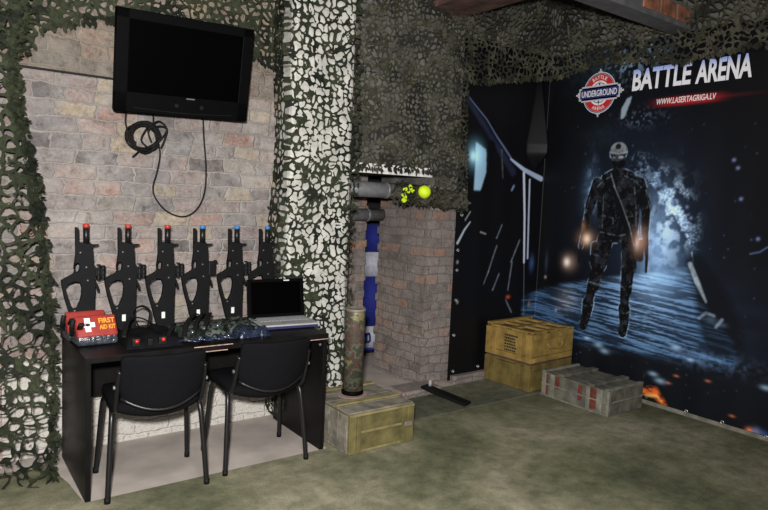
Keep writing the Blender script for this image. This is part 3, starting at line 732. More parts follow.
# valance above the banner, running round the corner and rising to the ceiling
VL = [(3.62, 3.95), (4.5, 3.95), (4.66, 3.90), (4.74, 3.78), (4.76, 3.3), (4.76, 1.75)]
vl = [0]
for a, b_ in zip(VL, VL[1:]): vl.append(vl[-1]+math.hypot(b_[0]-a[0], b_[1]-a[1]))
def val_place(u, v, b):
    x = float(np.interp(u, vl, [p[0] for p in VL])); y = float(np.interp(u, vl, [p[1] for p in VL]))
    w = .02*math.sin(u*8)+.02*math.sin(u*3+v*7); k = v**1.5*.30+w*.6+b
    t = min(max((u-.85)/.45, 0), 1)
    return (x-k*t, y-k*(1-t)*.55-.0*t, 2.55+v*.95-.05*math.sin(u*4+1)*v)
hem_val = lambda u: np.interp(u, [0, .15, .6, .85, 1.05, 1.3, 1.55, 1.9, 2.3, 2.9, 3.3], [.06, .05, .14, .18, .20, .26, .32, .27, .19, .235, .28])
bm = net_mesh(vl[-1], .98, .0105, .050, .22, val_place, seed=53, flaps=1100, flap=.030,
              inside=lambda u, v: (v-hem_val(u)-.014*np.sin(u*47)-.01*np.sin(u*91))*20,
              edge_fringe=lambda R: [(u_, float(hem_val(u_))+R.uniform(0, .03), -PI/2) for u_ in [R.uniform(0, vl[-1]-.05) for _ in range(420)]])
tag(link_mesh('camouflage_net', bm, 'net_dark'), 'dark camouflage net valance hanging from the ceiling above the banner', 'camouflage net')

# ------------------------------------------------------------------ TELEVISION
P_tl, P_tr = at(117, 6, 'y', 3.70), at(255, 30, 'y', 3.70); P_bl, P_br = at(112, 110, 'y', 3.83), at(243, 121, 'y', 3.83)
ax = Vector(((P_tr+P_br)/2-(P_tl+P_bl)/2)).normalized(); az = Vector((P_tl+P_tr)/2-(P_bl+P_br)/2); TH = az.length; az = (az-ax*az.dot(ax)).normalized(); ay = az.cross(ax)
TW = ((Vector(P_tr-P_tl)).length+(Vector(P_br-P_bl)).length)/2; TC = Vector((P_tl+P_tr+P_bl+P_br)/4)
tv = thing('television', 'black flat-screen television tilted forward high on the brick wall', 'television', TC)
tv.rotation_euler = Matrix((ax, ay, az)).transposed().to_euler()
bm = bmesh.new()
t_ = .055; h_ = .115
for c, s in (((0, .0, TH/2-t_/2), (TW, .055, t_)), ((0, 0, -TH/2+h_/2), (TW, .055, h_)), ((-TW/2+.035, 0, 0), (.07, .055, TH)), ((TW/2-.035, 0, 0), (.07, .055, TH))):
    box(bm, c, s, None, .006)
link_mesh('bezel', bm, 'black_gloss', tv)
bm = bmesh.new(); box(bm, (0, -.020, (h_-t_)/2), (TW-.13, .012, TH-h_-t_+.01)); link_mesh('screen', bm, 'screen', tv)
bm = bmesh.new(); box(bm, (0, .055, 0), (TW*.82, .07, TH*.8), None, .025, 3); link_mesh('rear_housing', bm, 'black_plastic', tv)
bm = bmesh.new(); box(bm, (0, .14, .03), (.20, .14, .20), None, .008); link_mesh('wall_bracket', bm, 'steel_black', tv)
bm = bmesh.new(); box(bm, (.03, -.0285, -TH/2+.105), (.05, .002, .007)); link_mesh('brand_mark', bm, plain('grey_mark', (.10, .10, .11), .4, var=.05), tv)
bm = bmesh.new(); tube(bm, catmull([(-TW/2+.1, -.029, -TH/2+.028), (0, -.029, -TH/2+.018), (TW/2-.1, -.029, -TH/2+.028)], 8), .003, 6); link_mesh('lower_lip', bm, 'black_plastic', tv)
for sx in (-.05, .10):
    bm = bmesh.new(); cyl(bm, (sx, -.026, -TH/2+.06), (sx, -.0295, -TH/2+.06), .012); link_mesh('button', bm, 'black_plastic', tv)
# cables
def P3(px, py, y=3.985): return tuple(at(px, py, 'y', y))
bm = bmesh.new(); cx, cz = P3(143, 137)[0], P3(143, 137)[2]; R = random.Random(3); pts = []
for k in range(9*14):
    a = 2*PI*k/14; lp = k//14; ww = R.uniform(-.008, .008)
    pts.append((cx+.012*math.sin(lp*2.1)+(.088+.010*math.sin(lp*1.7)+ww*.4)*math.cos(a)*.95, 3.99-.012*(lp % 4)-.008*math.sin(a*2), cz+.008*math.cos(lp*1.3)+(.082+.012*math.sin(lp*2.3)+ww*.4)*math.sin(a)))
tube(bm, catmull(pts, 2), .0052, 6)
for lp in range(2):
    tube(bm, catmull([(cx+.05+.05*lp, 3.96, cz-.06), (cx+.10+.02*lp, 3.95, cz), (cx+.13, 3.95, cz+.06), (cx+.08, 3.95, cz+.10-.03*lp), (cx+.02, 3.945, cz+.04), (cx+.04, 3.95, cz-.03)], 8), .0052, 6)
tube(bm, catmull([(cx+.02, 3.96, cz+.06), (cx-.02, 3.95, cz-.02), (cx+.03, 3.95, cz-.07)], 6), .0052, 6)
tube(bm, [(cx-.02, 3.985, cz-.085), (cx-.06, 3.985, cz-.125)], .006, 6)
tube(bm, catmull([P3(126.5, 110), P3(125.5, 122), P3(129, 134), P3(136, 143)], 6), .005, 6)
tube(bm, catmull([P3(153.5, 112), P3(153.5, 126), P3(156, 136)], 6), .005, 6)
tag(link_mesh('cable_coil', bm, 'rubber', None, True), 'coiled bundle of black cable hanging under the television', 'cable')
bm = bmesh.new()
tube(bm, catmull([P3(203, 118), P3(204, 140), P3(206, 168), P3(204.5, 192), P3(197, 209), P3(184, 216.5), P3(168, 212), P3(156, 199), P3(153, 187), P3(157, 172), P3(160, 155), P3(158, 141)], 8), .0048, 6)
tag(link_mesh('hanging_cable', bm, 'rubber', None, True), 'single black cable looping down the bricks below the television', 'cable')

# ------------------------------------------------------------------ TABLE
TX0, TX1, TY0, TY1, TZ = .625, 2.018, 3.30, 3.99, .745
table = thing('table', 'long black laminate table against the brick wall', 'table', ((TX0+TX1)/2, (TY0+TY1)/2, 0))
def tpart(name, bm, mat):
    bmesh.ops.translate(bm, vec=(-(TX0+TX1)/2, -(TY0+TY1)/2, 0), verts=bm.verts); return link_mesh(name, bm, mat, table)
tpart('tabletop', mm((TX0, TY0, TZ-.032), (TX1, TY1, TZ), .003), 'desk')
tpart('side_panel', mm((TX0+.006, TY0+.008, .001), (TX0+.032, TY1-.02, TZ-.033), .002), 'desk')
tpart('side_panel', mm((TX1-.032, TY0+.008, .001), (TX1-.006, TY1-.02, TZ-.033), .002), 'desk')
tpart('back_panel', mm((TX0+.033, TY1-.10, .36), (TX1-.033, TY1-.08, TZ-.033), .002), 'desk')
for a_, b_, z_ in ((1.19, 1.36, TZ-.034), (1.855, 2.012, TZ-.034), (1.17, 1.39, TZ-.0045)):
    tpart('worn_edge', mm((a_, TY0-.003, z_), (b_, TY0+.002, z_+.004)), 'desk_edge')
bm = mm((1.955, TY0+.004, TZ-.072), (1.967, TY0+.012, TZ-.060)); tpart('edge_fixing', bm, 'bolt')

# ------------------------------------------------------------------ CHAIRS (seen from behind, facing the table)
def shell(wfun, prof, th, nu=14, curve=.05):
    """curved panel: prof is a list of (y,z) up the panel, wfun half width per row; thickness th"""
    bm = bmesh.new(); front = []; back = []
    for r, (y, z) in enumerate(prof):
        w, drop = wfun(r/(len(prof)-1)); F_, B_ = [], []
        for i in range(nu+1):
            t = -1+2*i/nu; x = w*t; yy = y-curve*(1-t*t); zz = z-drop*(1-t*t)
            F_.append(bm.verts.new((x, yy+th/2, zz))); B_.append(bm.verts.new((x, yy-th/2, zz)))
        front.append(F_); back.append(B_)
    n = len(prof)
    for r in range(n-1):
        for i in range(nu):
            bm.faces.new((front[r][i], front[r][i+1], front[r+1][i+1], front[r+1][i])); bm.faces.new((back[r][i+1], back[r][i], back[r+1][i], back[r+1][i+1]))
        bm.faces.new((front[r][0], front[r+1][0], back[r+1][0], back[r][0])); bm.faces.new((front[r+1][nu], front[r][nu], back[r][nu], back[r+1][nu]))
    for i in range(nu):
        bm.faces.new((back[0][i], back[0][i+1], front[0][i+1], front[0][i])); bm.faces.new((front[-1][i], front[-1][i+1], back[-1][i+1], back[-1][i]))
    bmesh.ops.recalc_face_normals(bm, faces=bm.faces); return bm
def make_chair(label):
    t = thing('office_chair', label, 'chair', (0, 0, 0), 0, 'black visitor chairs at the table')
    for sx in (-1, 1):
        for nm, pts in (('leg', [(sx*.25, -.215, .0), (sx*.238, -.19, .2), (sx*.225, -.16, .40), (sx*.218, -.125, .445), (sx*.215, -.08, .452)]),
                        ('leg', [(sx*.25, .19, .0), (sx*.238, .165, .2), (sx*.226, .14, .39), (sx*.22, .105, .445), (sx*.215, .05, .452)])):
            bm = bmesh.new(); tube(bm, catmull(pts, 5), .0135, 10); lg = link_mesh(nm, bm, 'steel_black', t, True)
            bm = bmesh.new(); cyl(bm, (pts[0][0], pts[0][1], .0), (pts[0][0], pts[0][1], .028), .0155, 12); link_mesh('foot_cap', bm, 'rubber', lg, True)
    bm = bmesh.new()
    for sx in (-1, 1):
        tube(bm, [(sx*.214, -.16, .452), (sx*.214, .16, .452)], .012, 8)
    for y in (-.11, .11): tube(bm, [(-.214, y, .448), (.214, y, .448)], .010, 8)
    link_mesh('seat_frame', bm, 'steel_black', t, True)
    for sx in (-1, 1):
        bm = bmesh.new(); tube(bm, catmull([(sx*.216, -.02, .452), (sx*.216, -.17, .462), (sx*.214, -.22, .52), (sx*.212, -.252, .61), (sx*.208, -.282, .69)], 6), .0135, 10, flat=1.3)
        up = link_mesh('back_upright', bm, 'steel_black', t, True)
        bm = bmesh.new(); cyl(bm, (sx*.205, -.249, .60), (sx*.232, -.249, .60), .010, 10); link_mesh('bolt', bm, 'bolt', up)
    # backrest: straight top, bottom edge sagging to the middle
    prof = [(-.235, .538), (-.246, .568), (-.258, .603), (-.272, .648), (-.286, .693), (-.298, .735), (-.304, .758), (-.305, .768)]
    bm = shell(lambda f: (.193+.012*min(1, f*4) - .02*max(0, f-.85)/.15, .065*max(0, 1-f*1.25)), prof, .030)
    bk = link_mesh('backrest', bm, 'fabric', t, True)
    md = bk.modifiers.new('bevel', 'BEVEL'); md.width = .008; md.segments = 2
    bm = bmesh.new(); pts = []
    for i in range(15):
        k = -1+2*i/14; pts.append((k*.196, -.235-.05*(1-k*k)-.012, .541-.065*(1-k*k)))
    tube(bm, pts, .0085, 8); link_mesh('backrest_trim', bm, 'steel_black', bk, True)
    # seat cushion, its rear edge bulging and curved
    bm = bmesh.new(); nx_, ny_ = 16, 12; G = {}
    for top in (0, 1):
        for i in range(nx_+1):
            for j in range(ny_+1):
                a = -1+2*i/nx_; c = -1+2*j/ny_
                r_ = (abs(a)**4+abs(c)**4)
                x = a*.232*(1-.10*abs(c)**6); y = .02+c*.215*(1-.06*abs(a)**6) - (.03*(1-a*a) if c < 0 else 0)*abs(c)
                z = (.505+.012*a*a-.020*min(1, r_)**2) if top else (.452-.040*(1-a*a)*(1 if c < -.2 else .3))
                G[top, i, j] = bm.verts.new((x, y, z))
    for i in range(nx_):
        for j in range(ny_):
            bm.faces.new((G[1, i, j], G[1, i+1, j], G[1, i+1, j+1], G[1, i, j+1])); bm.faces.new((G[0, i, j+1], G[0, i+1, j+1], G[0, i+1, j], G[0, i, j]))
    for i in range(nx_):
        bm.faces.new((G[0, i, 0], G[0, i+1, 0], G[1, i+1, 0], G[1, i, 0])); bm.faces.new((G[0, i+1, ny_], G[0, i, ny_], G[1, i, ny_], G[1, i+1, ny_]))
    for j in range(ny_):
        bm.faces.new((G[0, 0, j+1], G[0, 0, j], G[1, 0, j], G[1, 0, j+1])); bm.faces.new((G[0, nx_, j], G[0, nx_, j+1], G[1, nx_, j+1], G[1, nx_, j]))
    bmesh.ops.recalc_face_normals(bm, faces=bm.faces)
    st = link_mesh('seat', bm, 'fabric', t, True); md = st.modifiers.new('sub', 'SUBSURF'); md.levels = md.render_levels = 1
    return t
ch = make_chair('left of two black chairs tucked under the table, below the first aid kits')
ch.location = (.985, 3.44, .006); ch.rotation_euler.z = -.07
c2 = copy_tree(ch); c2.location = (1.604, 3.455, .006); c2.rotation_euler.z = -.055
c2['label'] = 'right of two black chairs tucked under the table, in front of the laptop'

# ------------------------------------------------------------------ TOY GUNS standing on their butts against the wall
GY = 3.875
def gp(cx, cy):  # gun outline measured on the third gun
    p = at(140+cx/4.633, 220+cy/4.633, 'y', GY); return (p[0], p[2])
O3 = gp(112, 465); GX0 = O3[0]
gl = lambda cx, cy: (gp(cx, cy)[0]-GX0, max(gp(cx, cy)[1], .752)-.752)
def gun(label, tip, group, sensor=True):
    t = thing('toy_gun', label, 'toy gun', (0, 0, 0), 0, group)
    outer = [gl(*p) for p in ((97, 108), (97, 98), (117, 100), (140, 104), (151, 112), (155, 150), (156, 192), (163, 205), (163, 262), (160, 320), (157, 400), (156, 490), (158, 560), (90, 560), (76, 480), (64, 440), (54, 400), (37, 340), (27, 288), (25, 264), (38, 254), (58, 244), (74, 234), (78, 226), (76, 205), (79, 188), (84, 150), (84, 110))]
    hole = [gl(*p) for p in ((41, 296), (54, 279), (76, 268), (99, 270), (107, 298), (104, 330), (99, 352), (86, 380), (74, 386), (62, 370), (49, 328))]
    trig = [gl(*p) for p in ((81, 195), (88, 187), (98, 191), (101, 212), (97, 226), (84, 226), (80, 212))]
    link_mesh('body', curve_prism(outer, [hole, trig], .030, .003), 'gun', t)
    pr = [gl(*p) for p in ((84, 34), (92, 34), (98, 40), (98, 112), (84, 112))]
    link_mesh('fore_tube', curve_prism(pr, [], .03, .003), 'gun', t)
    a, b = gl(128, 104), gl(128, 36)
    bm = bmesh.new(); cyl(bm, (a[0], 0, a[1]), (b[0], 0, b[1]), .0165, 18); link_mesh('barrel', bm, 'gun_barrel', t, True)
    b2 = gl(128, 20); bm = bmesh.new(); cyl(bm, (b[0], 0, b[1]), (b2[0], 0, b2[1]), .0175, 18)
    o = link_mesh('muzzle_tip', bm, tip, t, True); o['label'] = ('red' if tip == 'red_tip' else 'blue')+' muzzle tip'
    pr = [gl(*p) for p in ((140, 112), (142, 98), (150, 107), (179, 107), (176, 113), (152, 120), (146, 122))]
    link_mesh('front_sight', curve_prism(pr, [], .014, .001), 'gun', t)
    bm = bmesh.new()
    if sensor:
        for x_, y0, y1 in ((176, 194, 262), (194, 199, 258)):
            a, b = gl(x_, y1), gl(x_, y0); L = b[1]-a[1]
            tube(bm, [(a[0], 0, a[1]+L*k) for k in (0, .06, .3, .33, .36, .64, .67, .70, .94, 1)], [.010, .0135, .0135, .010, .0135, .0135, .010, .0135, .0135, .010], 12)
        a = gl(180, 228); box(bm, (a[0], 0, a[1]), (gl(200, 0)[0]-gl(160, 0)[0], .018, .045), None, .004)
    else:
        a = gl(172, 225); box(bm, (a[0], 0, a[1]), (.05, .05, .09), None, .006)
        a = gl(176, 203); box(bm, (a[0], 0, a[1]), (.07, .03, .02), Matrix.Rotation(-.5, 3, 'Y'), .005)
    sn = link_mesh('sensor', bm, 'black_plastic', t)
    if sensor:
        bm = bmesh.new(); a = gl(167, 203); box(bm, (a[0], -.010, a[1]), (.010, .010, .014), None, .002); link_mesh('sensor_window', bm, 'bolt', sn)
    pr = [gl(*p) for p in ((158, 268), (168, 272), (177, 296), (178, 314), (170, 312), (166, 292), (156, 286))]
    link_mesh('lever', curve_prism(pr, [], .016, .001), 'gun', t)
    bm = bmesh.new(); a, b = gl(97, 450), gl(113, 420); mm((a[0], -.0168, a[1]), (b[0], -.0152, b[1]), bm=bm); link_mesh('sticker', bm, 'sticker', t)
    for p in ((102, 142), (125, 205), (76, 392), (130, 262)):
        a = gl(*p); bm = bmesh.new(); cyl(bm, (a[0], -.0145, a[1]), (a[0], -.0168, a[1]), .0045, 10); link_mesh('bolt', bm, 'bolt', t)
    pr = [gl(*p) for p in ((91, 205), (96, 200), (94, 222), (88, 222))]
    link_mesh('trigger', curve_prism(pr, [], .012, .001), 'bolt', t)
    return t
ZT = .748
guns = []
red = gun('', 'red_tip', 'red-tipped toy guns'); blue = gun('', 'blue_tip', 'blue-tipped toy guns')
blue_flat = gun('', 'blue_tip', 'blue-tipped toy guns', sensor=False)
xs = [at(p, 225, 'y', GY)[0]-gl(128, 30)[0] for p in (86, 128, 167.5, 202.5, 237, 267.5)]
spec = [(red, 0, 'leftmost toy gun, red-tipped, standing behind the first aid kits'), (None, 1, 'second red-tipped toy gun from the left, just right of the first aid kits'), (None, 2, 'third red-tipped toy gun, next to the blue-tipped ones'),
        (blue_flat, 3, 'blue-tipped toy gun with a flat block sight, next to the red-tipped ones'), (blue, 4, 'blue-tipped toy gun standing immediately left of the laptop'), (None, 5, 'rightmost toy gun, blue-tipped, half hidden behind the laptop screen')]
for o, i, lab in spec:
    g = o or copy_tree(red if i < 3 else blue)
    g.location = (xs[i], GY, ZT); g.rotation_euler.x = 0; g['label'] = lab
    dz = (0, .0, 0, 0, -.001, 0)[i]

# ------------------------------------------------------------------ LAPTOP
lp = thing('laptop', 'open silver laptop with a black screen on the right end of the table', 'laptop', (1.885, 3.655, TZ+.001), -.10)
bm = bmesh.new(); box(bm, (0, -.01, .016), (.39, .27, .026), None, .006); link_mesh('base', bm, 'silver', lp)
bm = bmesh.new(); box(bm, (0, -.147, .012), (.36, .006, .016), None, .002); link_mesh('front_strip', bm, plain('dark_blue_edge', (.03, .03, .09), .3, var=.1), lp)
bm = bmesh.new()
for r in range(5):
    for k in range(13): box(bm, (-.156+k*.026, .075-r*.022, .0305), (.022, .018, .004), None, .001, 1)
link_mesh('keyboard', bm, 'keys', lp)
bm = bmesh.new(); box(bm, (0, -.09, .0297), (.09, .055, .001)); link_mesh('touchpad', bm, 'keys', lp)
LR = Matrix.Rotation(-.16, 3, 'X')
bm = bmesh.new(); box(bm, (0, 0, .130), (.40, .016, .256), None, .006); bmesh.ops.rotate(bm, matrix=LR, verts=bm.verts); bmesh.ops.translate(bm, vec=(0, .132, .022), verts=bm.verts); lid = link_mesh('lid', bm, 'black_gloss', lp)
bm = bmesh.new(); box(bm, (0, -.0085, .132), (.345, .002, .212)); bmesh.ops.rotate(bm, matrix=LR, verts=bm.verts); bmesh.ops.translate(bm, vec=(0, .132, .022), verts=bm.verts); link_mesh('screen', bm, 'screen', lid)
bm = bmesh.new(); box(bm, (.075, -.0085, .247), (.04, .002, .007)); bmesh.ops.rotate(bm, matrix=LR, verts=bm.verts); bmesh.ops.translate(bm, vec=(0, .132, .022), verts=bm.verts); link_mesh('lid_sticker', bm, 'sticker', lid)

# ------------------------------------------------------------------ FIRST AID KITS
def kit(label, loc, rz, lettered):
    t = thing('first_aid_kit', label, 'first aid kit', loc, rz, 'red first aid kits')
    bm = bmesh.new(); box(bm, (0, .03, .03), (.205, .15, .056), None, .014, 3)
    base = link_mesh('case', bm, 'clear_bag', t, True)
    Rm = Matrix.Rotation(.95, 3, 'X')
    def put(bm):
        bmesh.ops.rotate(bm, matrix=Rm, verts=bm.verts); bmesh.ops.translate(bm, vec=(0, .005, .092), verts=bm.verts); return bm
    bm = bmesh.new(); box(bm, (0, 0, 0), (.205, .125, .045), None, .012, 3); link_mesh('pouch', put(bm), 'red_bag', t, True)
    if lettered:
        bm = bmesh.new(); merge(bm, rect2d(-.045, 0, .072, .028)); merge(bm, rect2d(-.045, 0, .028, .080)); bmesh.ops.translate(bm, vec=(0, .004, .0236), verts=bm.verts); cr = link_mesh('cross', put(bm), 'white_print', t); cr['label'] = 'white cross'
        bm = merge(bmesh.new(), ring2d(.009, 0, 16), Matrix.Translation((-.045, .004, .0243)) @ Matrix.Diagonal((1.4, .8, 1, 1))); link_mesh('cross_centre', put(bm), 'gun', cr)
        bm = bmesh.new(); merge(bm, fit_text('FIRST', .082, .030, bold=.03), Matrix.Translation((.052, .024, .0242))); merge(bm, fit_text('AID KIT', .082, .026, bold=.03), Matrix.Translation((.052, -.014, .0242))); link_mesh('lettering', put(bm), 'yellow_print', t)
    bm = bmesh.new(); tube(bm, catmull([(-.11, .04, .05), (-.12, .0, .10), (-.112, .0, .14)], 5), .012, 8, flat=.5); link_mesh('side_strap', bm, 'rubber', t, True)
    bm = bmesh.new(); box(bm, (-.085, -.025, .10), (.028, .02, .09), Rm, .006); link_mesh('buckle', bm, 'black_plastic', t)
    return t
kit('front red first aid kit with a white cross and yellow lettering', (.735, 3.585, TZ+.001), .05, True)
kit('rear red first aid kit, half covered by the lettered one in front', (.715, 3.735, TZ+.001), .06, False)
# lift of the back kit stands on its own taller case
# ------------------------------------------------------------------ LASER-TAG VESTS AND WRAPPED GEAR ON THE TABLE
def lumpy(L, W, H, seed, n=26, m_=16):
    bm = bmesh.new(); G = {}
    for i in range(n+1):
        for j in range(m_+1):
            a = -1+2*i/n; c = -1+2*j/m_
            e = max(0, 1-abs(a)**5)*max(0, 1-abs(c)**4)
            nz_ = float(fbm(np.array(a*3.+seed), np.array(c*2.+seed), seed, 3))
            G[i, j] = bm.verts.new((a*L/2*(1+.08*(nz_-.5)), c*W/2*(1+.15*(float(fbm(np.array(a*4.), np.array(seed*1.), seed+3, 2))-.5)), .002+H*e**.5*(.45+.9*nz_)))
    for i in range(n):
        for j in range(m_): bm.faces.new((G[i, j], G[i+1, j], G[i+1, j+1], G[i, j+1]))
    rim_ = [G[i, 0] for i in range(n+1)]+[G[n, j] for j in range(1, m_+1)]+[G[i, m_] for i in range(n-1, -1, -1)]+[G[0, j] for j in range(m_-1, 0, -1)]
    low = [bm.verts.new((v.co.x, v.co.y, 0)) for v in rim_]; k = len(rim_)
    for i in range(k): bm.faces.new((rim_[(i+1) % k], rim_[i], low[i], low[(i+1) % k]))
    bm.faces.new(low[::-1]); bmesh.ops.recalc_face_normals(bm, faces=bm.faces); return bm
def strap(parent, pts, mat='rubber', r=.012):
    bm = bmesh.new(); tube(bm, catmull(pts, 6), r, 8, flat=.35); return link_mesh('strap', bm, mat, parent, True)
def dome(parent, name, c, r, mat):
    bm = bmesh.new(); bmesh.ops.create_uvsphere(bm, u_segments=14, v_segments=8, radius=r); bmesh.ops.translate(bm, vec=c, verts=bm.verts); return link_mesh(name, bm, mat, parent, True)
v1 = thing('laser_tag_vest', 'black laser tag vest with two red sensors, lying beside the first aid kits', 'laser tag vest', (1.00, 3.55, TZ+.001), -.05)
link_mesh('padding', lumpy(.30, .36, .062, 3), 'fabric', v1, True)
for x, z in ((-.10, .05), (.035, .05)):
    bm = bmesh.new(); box(bm, (x, -.16, .032), (.05, .04, .05), None, .01); hs = link_mesh('sensor_housing', bm, 'black_plastic', v1)
    d = dome(hs, 'sensor_lens', (x, -.181, .042), .012, 'led'); d['label'] = 'red sensor lens'
strap(v1, [(-.15, -.1, .05), (-.10, .02, .12), (-.02, .10, .11), (.06, .12, .06)])
strap(v1, [(-.02, .15, .05), (-.05, .17, .13), (.0, .18, .165), (.045, .17, .13), (.03, .15, .05)], r=.009)
strap(v1, [(.06, -.15, .04), (.12, -.05, .09), (.16, .08, .06)])
bm = bmesh.new(); box(bm, (-.03, -.17, .03), (.03, .022, .04), None, .006); link_mesh('buckle', bm, 'black_plastic', v1)
v2 = thing('laser_tag_vest', 'green camouflage laser tag vest with clear domes, in the middle of the table', 'laser tag vest', (1.30, 3.63, TZ+.001), .03)
link_mesh('padding', lumpy(.25, .36, .058, 8), 'camo_cloth', v2, True)
for k in range(3): strap(v2, [(-.14+.05*k, -.18, .02), (-.10+.06*k, -.10, .085), (-.02+.05*k, .0, .11), (.05+.04*k, .12, .09)], r=.013)
for k in range(3): dome(v2, 'sensor_dome', (-.09+.075*k, -.165+.02*(k % 2), .045+.012*(k % 3)), .013, 'dome')
v3 = thing('laser_tag_vest', 'heap of camouflage vest and shiny blue plastic next to the laptop', 'laser tag vest', (1.565, 3.65, TZ+.001), 0)
link_mesh('padding', lumpy(.20, .30, .060, 15), 'camo_cloth', v3, True)
bm = bmesh.new(); merge(bm, lumpy(.20, .16, .055, 19), Matrix.Translation((0.005, -.19, 0))); w = link_mesh('plastic_wrap', bm, 'blue_wrap', v3, True); w['label'] = 'shiny blue plastic wrap'
for k in range(4): dome(v3, 'sensor_dome', (-.10+.055*k, -.25+.03*(k % 2), .036+.008*(k % 3)), .009, 'dome')
strap(v3, [(-.10, -.1, .07), (-.02, -.16, .10), (.06, -.12, .08)], r=.012)
hp = thing('headband', 'shiny dark plastic headband straps along the front edge of the table', 'headband', (1.27, 3.365, TZ+.001), -.03)
bm = bmesh.new()
for k in range(4):
    tube(bm, catmull([(-.16+.07*k, .03, .012), (-.13+.07*k, -.02, .030), (-.06+.07*k, -.03, .020), (-.02+.07*k, .03, .035), (.03+.07*k, .04, .014)], 6), .012, 8, flat=.6)
link_mesh('band', bm, 'blue_wrap', hp, True)
for k in range(4): dome(hp, 'sensor_dome', (-.13+.08*k, -.022, .034), .012, 'dome')

# ------------------------------------------------------------------ CRATES
def each(name, boxes, bev, mat, parent, label=None):
    for a, b_ in boxes:
        o = link_mesh(name, mm(a, b_, bev), mat, parent)
        if label: o['label'] = label
def crate(label, x, y, z, w, d, h, mb, mp, face, group=None, rot=0., lidfrac=.5, name='ammunition_crate', style=''):
    """origin at the centre of the footprint; face: 'front' = -Y long side shown, 'left' = -X long side shown"""
    t = thing(name, label, 'crate', (x, y, z), rot, group)
    hl = h*lidfrac; g = .004
    link_mesh('body', mm((-w/2, -d/2, 0), (w/2, d/2, hl-g/2), .005), mb, t)
    lid = link_mesh('lid', mm((-w/2, -d/2, hl+g/2), (w/2, d/2, h-.012), .005), mb, t)
    long_x = face == 'front'
    return t, lid, hl
# 1: olive crate by the table
t, lid, hl = crate('low olive green crate right of the table, carrying the camouflage tube', 2.338, 3.405, .006, .505, .53, .262, 'crate_green', '', 'front', lidfrac=.5)
each('cleat', [((x0, -.277, .002), (x1, -.264, .25)) for x0, x1 in ((-.2525, -.2), (-.195, -.165), (.155, .185), (.2, .2525))], .003, 'crate_green', t)
each('edge_batten', [((-.165, -.270, .002), (.155, -.2635, .018)), ((-.165, -.272, hl-.008), (.2, -.2635, hl+.008)), ((-.2525, -.279, .238), (.2525, -.2635, .254))], .003, 'crate_green_pale', t)
each('end_board', [((-.2625, -.258+k*.104, .004), (-.2515, -.158+k*.104, .245)) for k in range(5)], .004, 'wood_grey', t)
each('end_batten', [((-.268, -.25, z0), (-.2605, .25, z0+.045)) for z0 in (.03, .16)], .003, 'wood_grey', t)
each('lid_board', [((-.2525, -.262+k*.132, .251), (.2525, -.133+k*.132, .262)) for k in range(4)], .003, 'wood_grey', t)
each('lid_batten', [((-.25, y0, .2622), (.25, y0+.046, .274)) for y0 in (-.118, .185)], .003, 'crate_green_pale', t)
bm = bmesh.new(); box(bm, (.205, -.28, .128), (.06, .01, .03), None, .003); link_mesh('latch', bm, 'wood_grey', t)
# tube standing on it
TXc, TYc = 2.325, 3.475; tz = .2685
bm = slab([(TXc+.105*math.cos(a)-.01, TYc+.095*math.sin(a)-.012) for a in np.linspace(0, 2*PI, 40)[:-1]], tz, tz+.003)
tag(link_mesh('round_mat', bm, 'pink_disc'), 'thin pinkish round mat under the camouflage tube on the olive crate', 'mat')
t = thing('shell_tube', 'tall camouflage painted tube standing on the olive crate', 'tube', (TXc, TYc, tz+.003))
bm = bmesh.new(); lathe(bm, [(.068, .028), (.068, .555), (.066, .575), (.060, .575), (.058, .05)]); link_mesh('tube_body', bm, 'tube_camo', t, True)
bm = bmesh.new(); lathe(bm, [(.070, 0), (.075, .004), (.075, .020), (.070, .030), (.06, .032)]); link_mesh('base_ring', bm, 'black_gloss', t, True)
bm = bmesh.new(); lathe(bm, [(.0675, .565), (.0715, .570), (.0715, .582), (.066, .584), (.061, .578)]); link_mesh('rim', bm, 'wood_grey', t, True)
# 2/3: the stacked pair in the corner.  long side faces -X
def corner_crate(label, z, h, mat, x0=4.112, x1=4.705, y0=3.49, y1=4.09, top=False):
    y1 = 3.995
    w, d = x1-x0, y1-y0
    t, lid, hl = crate(label, (x0+x1)/2, (y0+y1)/2, z, w, d, h, mat, '', 'left', lidfrac=.86 if not top else .2, rot=.06)
    each('cleat', [((-w/2-.012, a, .004), (-w/2+.001, b_, h-.014)) for a, b_ in ((-d/2, -d/2+.065), (-d/2+.10, -d/2+.15), (d/2-.12, d/2-.07), (d/2-.05, d/2))], .003, mat, t)
    each('end_batten', [((-w/2+.02, -d/2-.010, .01), (w/2-.02, -d/2+.001, .045)), ((-w/2+.02, -d/2-.010, h-.06), (w/2-.02, -d/2+.001, h-.02))], .003, mat, t)
    bm = bmesh.new(); tube(bm, catmull([(-.11, -d/2-.012, h*.62), (-.08, -d/2-.03, h*.48), (0, -d/2-.036, h*.44), (.08, -d/2-.03, h*.48), (.11, -d/2-.012, h*.62)], 5), .007, 8); link_mesh('rope_handle', bm, mat, t, True)
    return t, w, d
t, w, d = corner_crate('dark olive-brown crate at the bottom of the stack in the corner', .0095, .243, 'crate_olive')
bm = mm((-w/2+.004, -d/2+.004, .230), (w/2-.004, d/2-.004, .243)); link_mesh('lid_board', bm, 'slot', t)
t, w, d = corner_crate('ochre yellow crate on top of the stack in the corner, with black stencil marks', .2535, .262, 'crate_yellow', top=True)
bm = bmesh.new(); mm((-w/2+.01, -d/2+.01, .248), (w/2-.01, d/2-.01, .2535), bm=bm); link_mesh('lid_board', bm, 'slot', t)
each('lid_batten', [((-w/2+(a+.29), -d/2, .2505), (-w/2+(a+.29)+.055, d/2, .272)) for a in (-.29, -.10, .05, .22)], .004, 'crate_yellow', t)
